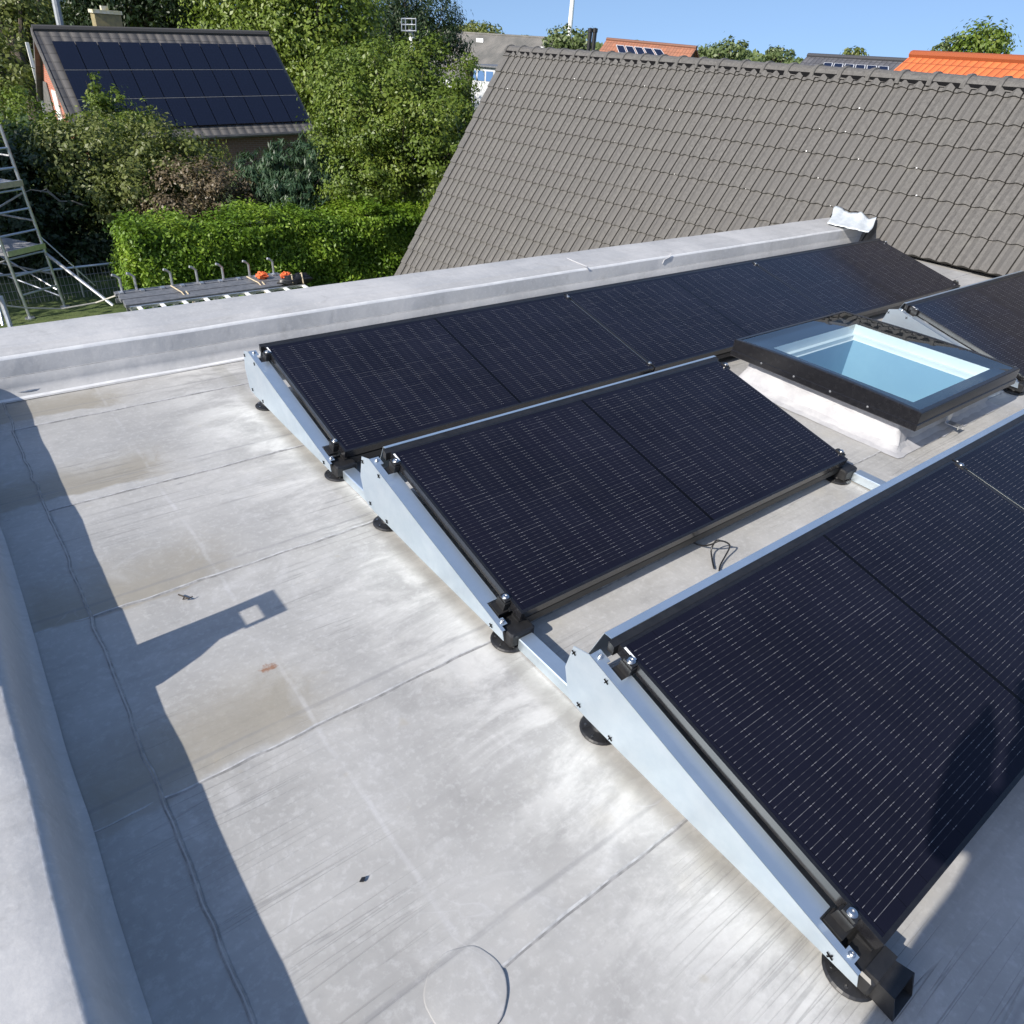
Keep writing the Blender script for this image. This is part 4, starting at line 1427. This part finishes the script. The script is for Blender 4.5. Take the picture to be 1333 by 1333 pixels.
mb.box((bc[0] - .14, bc[1] - .14, bc[2] - .23), (bc[0] + .14, bc[1] + .14, bc[2] - .2)); mb.build('basket', MT['alu'], lift)

# far trees on the skyline
FT = 'small trees on the skyline'
for (name, lab, bl_, mt_, sz, dn, sd_) in (
        ('willow', 'pale green willow on the skyline below the wind turbine', [blob(742, 52, 24, 13, 70), blob(722, 58, 14, 8, 69), blob(760, 58, 12, 9, 69)], MT['leaf_far'], .32, 24, 50),
        ('round_tree', 'wide green tree on the skyline right of the far orange roof', [blob(938, 70, 20, 9, 95), blob(955, 66, 17, 11, 95), blob(915, 72, 14, 7, 95)], MT['leaf_far'], .4, 14, 51),
        ('round_tree', 'small round green tree alone on the skyline near the middle of the ridge', [blob(1013, 73, 16, 8, 110), blob(1008, 70, 9, 6, 110)], MT['leaf_far'], .42, 12, 52),
        ('round_tree', 'largest skyline tree, behind the bright orange roof at the right', [blob(1280, 56, 26, 17, 120), blob(1268, 62, 17, 12, 120), blob(1292, 58, 16, 12, 120)], MT['leaf_mid'], .48, 10, 53),
        ('round_tree', 'thin sparse skyline tree left of the largest one, above the bright orange roof', [blob(1237, 62, 10, 9, 120), blob(1222, 66, 8, 6, 120)], MT['leaf_far'], .4, 8, 54),
        ('round_tree', 'tiny green treetop behind the dark grey roof with six panels', [blob(1113, 70, 11, 5, 110)], MT['leaf_olive'], .38, 10, 55),
        ('round_tree', 'grey green tree behind the ridge of the industrial hall', [blob(625, 40, 24, 7, 140), blob(605, 42, 14, 6, 140)], MT['leaf_olive'], .5, 8, 56),
        ('bush', 'small green bush in front of the industrial hall beside the tree', [blob(612, 82, 13, 10, 45)], MT['leaf_mid'], .16, 60, 57)):
    tree(name, lab, 'tree' if 'tree' in name or name == 'willow' else 'bush', bl_, mt_, dn, sz, sd_, FT, tr=.25)

# wooded skyline
rgf = np.random.default_rng(70)
n = 9000
az = rgf.uniform(rad(20), rad(75), n); Dw = rgf.uniform(480, 640, n)
pos = np.stack([CAM[0] + np.cos(az) * Dw, CAM[1] + np.sin(az) * Dw, GZ + rgf.random(n) ** .8 * (5.2 + 1.5 * np.sin(az * 60) + 1.2 * np.sin(az * 141))], 1)
ln = rgf.uniform(1.6, 3.5, n)
fw_ = leafmesh('far_wood', MT['leaf_far'], [(pos, rgf.normal(size=(n, 3)) + np.array([-.6, -.6, .6]), ln, ln * .7, rgf.random(n), rgf.normal(size=(n, 3)))], None, 1, (0, 0, 0))
tag(fw_, kind='stuff')

# ------------------------------------------------------------------ scaffold tower, fence and rack in the garden
sw = np.array([.85, .53, 0]); slv = np.array([-.53, .85, 0])
fr0 = np.array([.47, 12.56, GZ])          # foot of the right upright
sc = empty('scaffold_tower', fr0, 'aluminium scaffold tower with two decks at the left edge', 'scaffold')
WS, LS, HS = .72, 1.9, 2.95
lean = -CR * (1, 1, 0) * .075
def SP(f_, z): return np.array(f_) + (lean + np.array([0, 0, 1.0])) * z
feet = [fr0, fr0 - sw * WS, fr0 + slv * LS, fr0 - sw * WS + slv * LS]
top = HS
for i, f_ in enumerate(feet):
    m = MB(); m.tube([f_, SP(f_, HS)], .026, 8); m.build('upright', MT['alu'], sc)
    m = MB(); m.lathe([(.08, 0), (.08, .02), (.02, .025), (.02, .12), (0, .12)], f_, 12); m.build('base_foot', MT['alu'], sc)
for e in (0, 2):
    for z in (.4, .72, 1.0, 1.36, 1.7, 2.0, 2.33, 2.62):
        m = MB(); m.tube([SP(feet[e], z), SP(feet[e + 1], z)], .018, 6); m.build('rung', MT['alu'], sc)
for (a, b, z0, z1) in ((0, 2, .3, 1.0), (1, 3, 1.0, .3), (0, 2, 1.95, 1.1), (1, 3, 1.2, 1.95), (0, 3, .2, .95), (1, 2, 1.9, 2.8)):
    m = MB(); m.tube([SP(feet[a], z0), SP(feet[b], z1)], .016, 6); m.build('diagonal_brace', MT['alu'], sc)
for z in (1.05, 2.06):
    m = MB(); o_ = SP(fr0, z)
    m.prism([o_, o_ - sw * WS, o_ - sw * WS + slv * LS, o_ + slv * LS], (0, 0, .05)); m.build('deck', noisy('grey_deck_board', (.30, .30, .31), (.22, .22, .23), 6, .7), sc)
    m = MB(); e_ = -slv * .03
    m.prism([o_ + e_, o_ - sw * WS + e_, o_ - sw * WS + e_ + (0, 0, .09), o_ + e_ + (0, 0, .09)], -slv * .03); m.build('deck_edge', MT['alu'], sc)
for z in (.6, 1.5, 2.5):
    m = MB(); m.tube([SP(feet[0], z), SP(feet[2], z)], .016, 6); m.build('ledger', MT['alu'], sc)
ob = at(158, 407, 13.8); ot = SP(feet[0], .95)
m = MB(); m.tube([ot, at(148, 398, 14.0)], .03, 8); m.build('outrigger', MT['alu'], sc)
m = MB(); m.tube([SP(feet[0], 1.25), at(124, 372, 15.2)], .012, 6); m.build('diagonal_brace', MT['alu'], sc)

fe = empty('mesh_fence', at(95, 400, 15.6) * (1, 1, 0) + (0, 0, GZ), 'low grey wire mesh fence panel behind the scaffold feet', 'fence')
fa_, fb2 = at(-30, 362, 15.3), at(180, 338, 16.6)
zt_ = (fa_[2] + fb2[2]) / 2
fa_[2] = fb2[2] = zt_
zt_ = -2.02
A_ = np.array([fa_[0], fa_[1], zt_]); B_ = np.array([fb2[0], fb2[1], zt_])
A_ = at(-30, 362, 15.6); B_ = at(182, 339, 15.9)
hgt = .9
m = MB(); m.tube([A_, B_], .022, 8); m.tube([A_ - (0, 0, hgt), B_ - (0, 0, hgt)], .02, 8); m.build('rail', MT['alu'], fe)
for t in (.02, .585, .98):
    p = A_ + (B_ - A_) * t; m = MB(); m.tube([p, p - (0, 0, hgt + .15)], .022, 8); m.build('post', MT['alu'], fe)
m = MB()
wire = noisy('grey_wire', (.22, .22, .23), (.3, .3, .3), 9, .5, .5)
for t in np.linspace(.02, .98, 40):
    p = A_ + (B_ - A_) * t; m.tube([p, p - (0, 0, hgt)], .005, 4, cap=False)
for k in range(1, 6):
    m.tube([A_ - (0, 0, hgt * k / 6), B_ - (0, 0, hgt * k / 6)], .005, 4, cap=False)
m.build('wire_mesh', wire, fe)

# pale rope lying low from the fence to the rack
m = MB(); m.tube([at(8, 398, 13.2), at(35, 401, 13.3), at(80, 402, 13.5), at(125, 394, 13.6), at(165, 380, 12.6)], .012, 6)
tag(m.build('rope', noisy('pale_rope', (.5, .48, .42), (.4, .38, .34), 20, .8)), 'pale rope strung low from the scaffold to the rack of planks', 'rope')
m = MB(); p = at(0, 385, 11.5); q = at(14, 424, 11.2); m.tube([p, q + (0, 0, -.6)], .035, 8); m.tube([at(-6, 380, 11.5), at(4, 424, 11.2)], .02, 8)
tag(m.build('metal_post', MT['alu']), 'leaning grey metal post at the left edge in front of the scaffold', 'post')

# rack of planks
rx0, rx1, ry0, ry1, rz = .58, 2.93, 7.34, 8.05, -1.5
rk = empty('plank_rack', ((rx0 + rx1) / 2, (ry0 + ry1) / 2, GZ), 'long metal rack of dark planks with bent uprights along its far side', 'rack')
for i in range(5):
    y = ry0 + .12 + i * .125; m = MB(); m.cbox((rx0 + .02 * (i % 2), y, rz - .03), (rx1 - .12 + .03 * (i % 3), y + .115, rz + .015 - .006 * (i % 2)), .004); m.build('plank', MT['dkalu'], rk)
for k, x in enumerate((.68, .86, 1.32, 1.66, 2.02, 2.40, 2.76)):
    m = MB(); y = ry1 - .02
    m.tube([(x, y, rz - .1), (x, y, rz + .19), (x - .05, y - .02, rz + .235), (x - .085, y - .03, rz + .25)], .017, 8); m.build('bent_upright', MT['alu'], rk)
for x in np.arange(rx0 + .05, rx1, .26):
    m = MB(); m.box((x, ry0 + .05, rz - .075), (x + .05, ry1, rz - .031)); m.box((x, ry1 - .115, rz + .004), (x + .05, ry1 - .03, rz + .03)); m.build('crossbar', MT['alu'], rk)
m = MB()
for y in (ry0, ry1 - .02): m.box((rx0, y, rz - .13), (rx1, y + .03, rz - .076))
for x in (rx0 + .1, rx1 - .15):
    for y in (ry0 + .035, ry1 - .06): m.box((x, y, GZ), (x + .05, y + .035, rz - .131))
m.build('legs', MT['dkalu'], rk)
for x in (1.28, 2.33):
    m = MB(); m.tube([(x, ry1 - .1, rz + .04), (x + .05, ry0 + .3, rz + .03), (x + .06, ry0 + .12, rz - .02), (x + .06, ry0 + .1, rz - .2)], .01, 6); m.tube([(x + .11, ry0 + .32, rz + .03), (x + .12, ry0 + .12, rz - .02), (x + .12, ry0 + .1, rz - .2)], .01, 6)
    m.build('strap', noisy('tan_strap', (.5, .42, .28), (.4, .33, .22), 20, .8), rk)
# ladder along the near side
ld = empty('ladder', (1.7, 7.2, rz), 'white aluminium ladder lying along the near side of the rack of planks', 'ladder')
for y in (7.12, 7.30):
    m = MB(); m.box((rx0 + .02, y, rz + .0), (rx1, y + .03, rz + .03)); m.build('stile', MT['alu'], ld)
for k in range(9):
    x = rx0 + .1 + k * .275; m = MB(); m.box((x, 7.15, rz + .004), (x + .045, 7.30, rz + .026)); m.build('rung', MT['white'], ld)
# orange bundles and a black bag
def crumple(c, r, seed, n=14):
    m = MB(); rg = np.random.default_rng(seed); vs = []
    for i in range(n + 1):
        for j in range(n):
            th_ = math.pi * i / n; ph_ = 2 * math.pi * j / n
            d = np.array([math.sin(th_) * math.cos(ph_), math.sin(th_) * math.sin(ph_), math.cos(th_)])
            k = 1 + .22 * math.sin(5 * ph_ + seed) * math.sin(3 * th_) + rg.normal(0, .09)
            vs.append(np.array(c) + d * r * k)
    fs = [(i * n + j, i * n + (j + 1) % n, (i + 1) * n + (j + 1) % n, (i + 1) * n + j) for i in range(n) for j in range(n)]
    m.add(vs, fs); return m
og = noisy('orange_webbing', (.75, .16, .04), (.6, .1, .03), 25, .7)
tag(crumple((2.52, 7.86, rz + .06), np.array([.085, .07, .05]), 3).build('strap_bundle', og), 'crumpled orange strap bundle on the planks, left of the last bent upright', 'strap bundle', 'orange bundles on the rack of planks')
tag(crumple((2.83, 7.74, rz + .06), np.array([.085, .06, .045]), 5).build('strap_bundle', og), 'crumpled orange strap bundle at the right end of the planks by the black bag', 'strap bundle', 'orange bundles on the rack of planks')
bg = empty('bag', (2.86, 7.45, rz), 'black rolled bag with tan straps at the right end of the rack', 'bag')
m = crumple((2.86, 7.45, rz + .06), np.array([.23, .09, .075]), 8, 18); m.build('body', MT['black'], bg, smooth=True)
m = MB(); m.tube([(2.78, 7.37, rz + .03), (2.78, 7.39, rz + .12), (2.80, 7.45, rz + .145), (2.82, 7.52, rz + .12)], .01, 6); m.tube([(2.93, 7.36, rz + .03), (2.93, 7.39, rz + .12), (2.95, 7.45, rz + .15), (2.95, 7.52, rz + .12)], .01, 6)
m.build('strap', noisy('tan_strap2', (.5, .42, .28), (.4, .33, .22), 20, .8), bg)

# ------------------------------------------------------------------ small things on the roof
m = MB()
pts = [atz(896, 703, .03), atz(912, 710, .012), atz(925, 709, .06), atz(938, 704, .09), atz(950, 710, .05), atz(944, 724, .02), atz(938, 735, .012), atz(936, 744, .01)]
pts2 = [atz(938, 704, .09), atz(932, 704, .07), atz(926, 715, .03), atz(927, 728, .012), atz(930, 742, .01)]
for P_ in (pts, pts2):
    q = []
    for i in range(len(P_) - 1):
        for t in np.linspace(0, 1, 5, endpoint=False):
            p0, p1, p2, p3 = P_[max(i - 1, 0)], P_[i], P_[i + 1], P_[min(i + 2, len(P_) - 1)]
            q.append(.5 * (2 * p1 + (p2 - p0) * t + (2 * p0 - 5 * p1 + 4 * p2 - p3) * t * t + (3 * p1 - p0 - 3 * p2 + p3) * t ** 3))
    m.tube(q, .0035, 6)
tag(m.build('cable', MT['black']), 'loop of thin black cable on the roof in front of the middle panel', 'cable')
m = MB()
for pts in ([(232, 774), (240, 777), (246, 779), (251, 776)], [(240, 777), (238, 780), (246, 779)]):
    m.tube([atz(u, v, .012) for u, v in pts], [.003, .0026, .002, .0015][:len(pts)], 5)
tag(m.build('twig', MT['bark']), 'small dark twig on the grey roof above the square shadow', 'twig')
m = MB(); p = atz(472, 1146, .006); m.prism([p + (-.008, 0, 0), p + (.0, -.005, 0), p + (.009, .002, 0), p + (.001, .006, 0)], (0, 0, .004))
tag(m.build('rubber_chip', MT['black']), 'small black rubber chip lying alone on the open grey roof', 'chip')
# thin wire at the corner of the parapets
m = MB()
def loop(c, r, n=18, a0=0, a1=6.5, sq=.6): return [np.array(c) + np.array([r * math.cos(a), r * sq * math.sin(a), .004 * math.sin(3 * a)]) for a in np.linspace(a0, a1, n)]
wl = atz(36, 505, .03)
m.tube(loop(wl, .075), .0035, 6); m.tube([atz(2, 478, .11), atz(5, 492, .08), atz(3, 500, .05)], .006, 6); m.tube([atz(-5, 502, .06), atz(12, 499, .06), atz(24, 500, .04), atz(40, 503, .03)], .004, 6)
tag(m.build('wire', MT['alu']), 'loose loop of grey wire in the far left corner of the parapets', 'wire')
# membrane folds on the back parapet, drawn as thin pale tubes
def bead(pts, label_):
    m = MB(); m.tube([np.array(p) for p in pts], .0035, 6); return m.build('membrane_fold', MT['silver'], roofb)
def onface(u, v): return atplane(u, v, np.array([0, YB + .012, 0]), np.array([0, 1., -.06]))
bead([onface(862, 343) - (0, .004, 0), onface(864, 338) - (0, .006, 0), onface(870, 335) - (0, .006, 0), onface(873, 330) - (0, .004, 0)], '')
bead([atz(738, 336, .225), atz(752, 342, .224), atz(764, 347, .222)] + [onface(768, 356)], '')

# ------------------------------------------------------------------ what throws the two shadows
m = MB()  # unseen plate added to cast a shadow, outline drawn from that shadow
poly = [(-.632, .236), (-.845, .236), (-.838, .31), (-.79, .40), (-.758, .45), (-.752, .613), (-.652, .613), (-.632, .30)]
xs_ = -1.45
hole_ = [(-.679, .515), (-.755, .515), (-.755, .566), (-.679, .566)]
# plate built from strips round the square hole
def strip(pl): m.prism([(xs_, y, z) for y, z in pl], (-.012, 0, 0))
strip([(-.632, .236), (-.845, .236), (-.838, .31), (-.80, .40), (-.765, .45), (-.760, .515), (-.640, .515), (-.632, .30)])
strip([(-.640, .5152), (-.640, .613), (-.679, .613), (-.679, .5152)])
strip([(-.6792, .5665), (-.6792, .613), (-.770, .613), (-.770, .5665)])
strip([(-.7555, .5152), (-.7555, .5663), (-.770, .5663), (-.770, .5152)])
tag(m.build('shadow_caster_plate', MT['galv']), 'unseen upright plate with a square hole on the left parapet, shaped to cast its shadow', 'shadow_caster')


def person():
    root = empty('person', (-1.50, -2.83, .238), 'person in dark clothes on the left parapet, seen only by their shadow', 'person')
    J = {}
    E_ = []
    def add(k, p, r, par=None):
        J[k] = (len(J), np.array(p, float), r)
        if par: E_.append((J[par][0], J[k][0]))
    fx, fy = .62, .78            # facing
    lx, ly = -fy, fx             # to the left
    C_ = np.array([-1.50, -2.83, .238])
    def P(f_, l_, z): return C_ + np.array([fx * f_ + lx * l_, fy * f_ + ly * l_, z])
    add('pelvis', P(0, 0, .95), .145)
    add('waist', P(.01, 0, 1.08), .135, 'pelvis'); add('chest', P(.02, 0, 1.28), .155, 'waist'); add('upper', P(.01, 0, 1.42), .12, 'chest')
    add('neck', P(0, 0, 1.52), .058, 'upper'); add('skull0', P(.03, 0, 1.6), .075, 'neck'); add('skull', P(.03, 0, 1.68), .095, 'skull0'); add('crown', P(.02, 0, 1.76), .07, 'skull')
    for sgn, nm in ((1, 'l'), (-1, 'r')):
        add('hip' + nm, P(0, .09 * sgn, .88), .105, 'pelvis'); add('knee' + nm, P(.03, .11 * sgn, .48), .062, 'hip' + nm); add('ank' + nm, P(-.02, .12 * sgn, .09), .042, 'knee' + nm)
        add('toe' + nm, P(.17, .13 * sgn, .04), .035, 'ank' + nm)
        add('sh' + nm, P(0, .19 * sgn, 1.43), .062, 'upper')
    el = np.array([-1.42, -2.64, 1.35]); wr = np.array([-1.41, -2.565, 1.575])
    add('ell', el, .068, 'shl'); add('wrl', wr, .050, 'ell'); add('palml', wr + (.01, .01, .08), .034, 'wrl')
    er = np.array([-1.36, -2.82, 1.36]); wr2 = np.array([-1.40, -2.68, 1.60])
    add('elr', er, .068, 'shr'); add('wrr', wr2, .050, 'elr'); add('palmr', wr2 + (-.01, .03, .08), .034, 'wrr')
    for pal, base in (('palml', wr + (.01, .01, .08)), ('palmr', wr2 + (-.01, .03, .08))):
        for k in range(4):
            d = np.array([-.02 + .013 * k, .012, .045 - .004 * abs(k - 1.5)])
            add(pal + 'f%d' % k, base + d, .010, pal); add(pal + 'g%d' % k, base + d * 1.6 + (.006, .012, .0), .008, pal + 'f%d' % k)
        add(pal + 't', base + (.035, .015, .015), .011, pal); add(pal + 'u', base + (.045, .03, .035), .009, pal + 't')
    me = bpy.data.meshes.new('body')
    js = sorted(J.values(), key=lambda q: q[0])
    me.from_pydata([tuple(q[1]) for q in js], E_, [])
    o = bpy.data.objects.new('body', me); col.objects.link(o)
    o.modifiers.new('skin', 'SKIN'); o.modifiers.new('sub', 'SUBSURF').levels = 2
    for i, q in enumerate(js):
        me.skin_vertices[0].data[i].radius = (q[2], q[2]); me.skin_vertices[0].data[i].use_root = (i == 0)
    bpy.context.view_layer.update()
    dg = bpy.context.evaluated_depsgraph_get()
    nm = bpy.data.meshes.new_from_object(o.evaluated_get(dg))
    bpy.data.objects.remove(o)
    sm, cm, tm, hm, shm = mat('skin', (.5, .3, .22), .5), mat('shirt', (.03, .035, .05), .8), mat('trousers', (.04, .04, .045), .85), mat('hair', (.05, .03, .02), .7), mat('shoes', (.02, .02, .02), .6)
    nm.materials.clear()
    for x in (sm, cm, tm, hm, shm): nm.materials.append(x)
    arms = [(el, wr), (er, wr2)]
    for p in nm.polygons:
        c_ = np.array(p.center); z = c_[2]
        near_arm = min(np.linalg.norm(c_ - (a + (b - a) * t)) for a, b in arms for t in (.35, .6, .8, 1.0, 1.2)) < .075
        p.material_index = 0 if (z > 1.773 or near_arm) else 1 if z > 1.168 else 2 if z > .338 else 4
        if z > 1.95 or (z > 1.84 and (c_ - P(.03, 0, z)) @ np.array([fx, fy, 0]) < -.03): p.material_index = 3
        p.use_smooth = True
    nm.name = 'body'
    nm.transform(Matrix.Translation(-root.location))
    b = bpy.data.objects.new('body', nm); col.objects.link(b); b.parent = root
    m = MB()
    hc = P(.03, 0, 1.66)
    f3 = np.array([fx, fy, 0]); l3 = np.array([lx, ly, 0])
    for sgn in (1, -1):
        m.lathe([(.012, -.006), (.014, 0), (.012, .006), (0, .01)], hc + f3 * .088 + l3 * .033 * sgn + np.array([0, 0, .01]), 10)
        m.lathe([(.012, -.03), (.02, 0), (.012, .03), (0, .034)], hc + l3 * .095 * sgn, 8)
    m.tube([hc + f3 * .09 + np.array([0, 0, .01]), hc + f3 * .118 + np.array([0, 0, -.028]), hc + f3 * .09 + np.array([0, 0, -.036])], [.008, .015, .01], 8)
    m.tube([hc + f3 * .082 - l3 * .025 + np.array([0, 0, -.066]), hc + f3 * .09 + np.array([0, 0, -.066]), hc + f3 * .082 + l3 * .025 + np.array([0, 0, -.066])], .007, 6)
    m.build('face', sm, root)
    return root


person()
# the phone itself, just behind the lens
m = MB()
bx = CAM - CF * .03 - CU * .035
m.prism([bx + CR * a + CU * b for a, b in ((-.037, -.075), (.037, -.075), (.037, .075), (-.037, .075))], -CF * .008)
tag(m.build('phone', MT['black']), 'dark phone held up by the photographer, seen only in the shadow', 'phone')
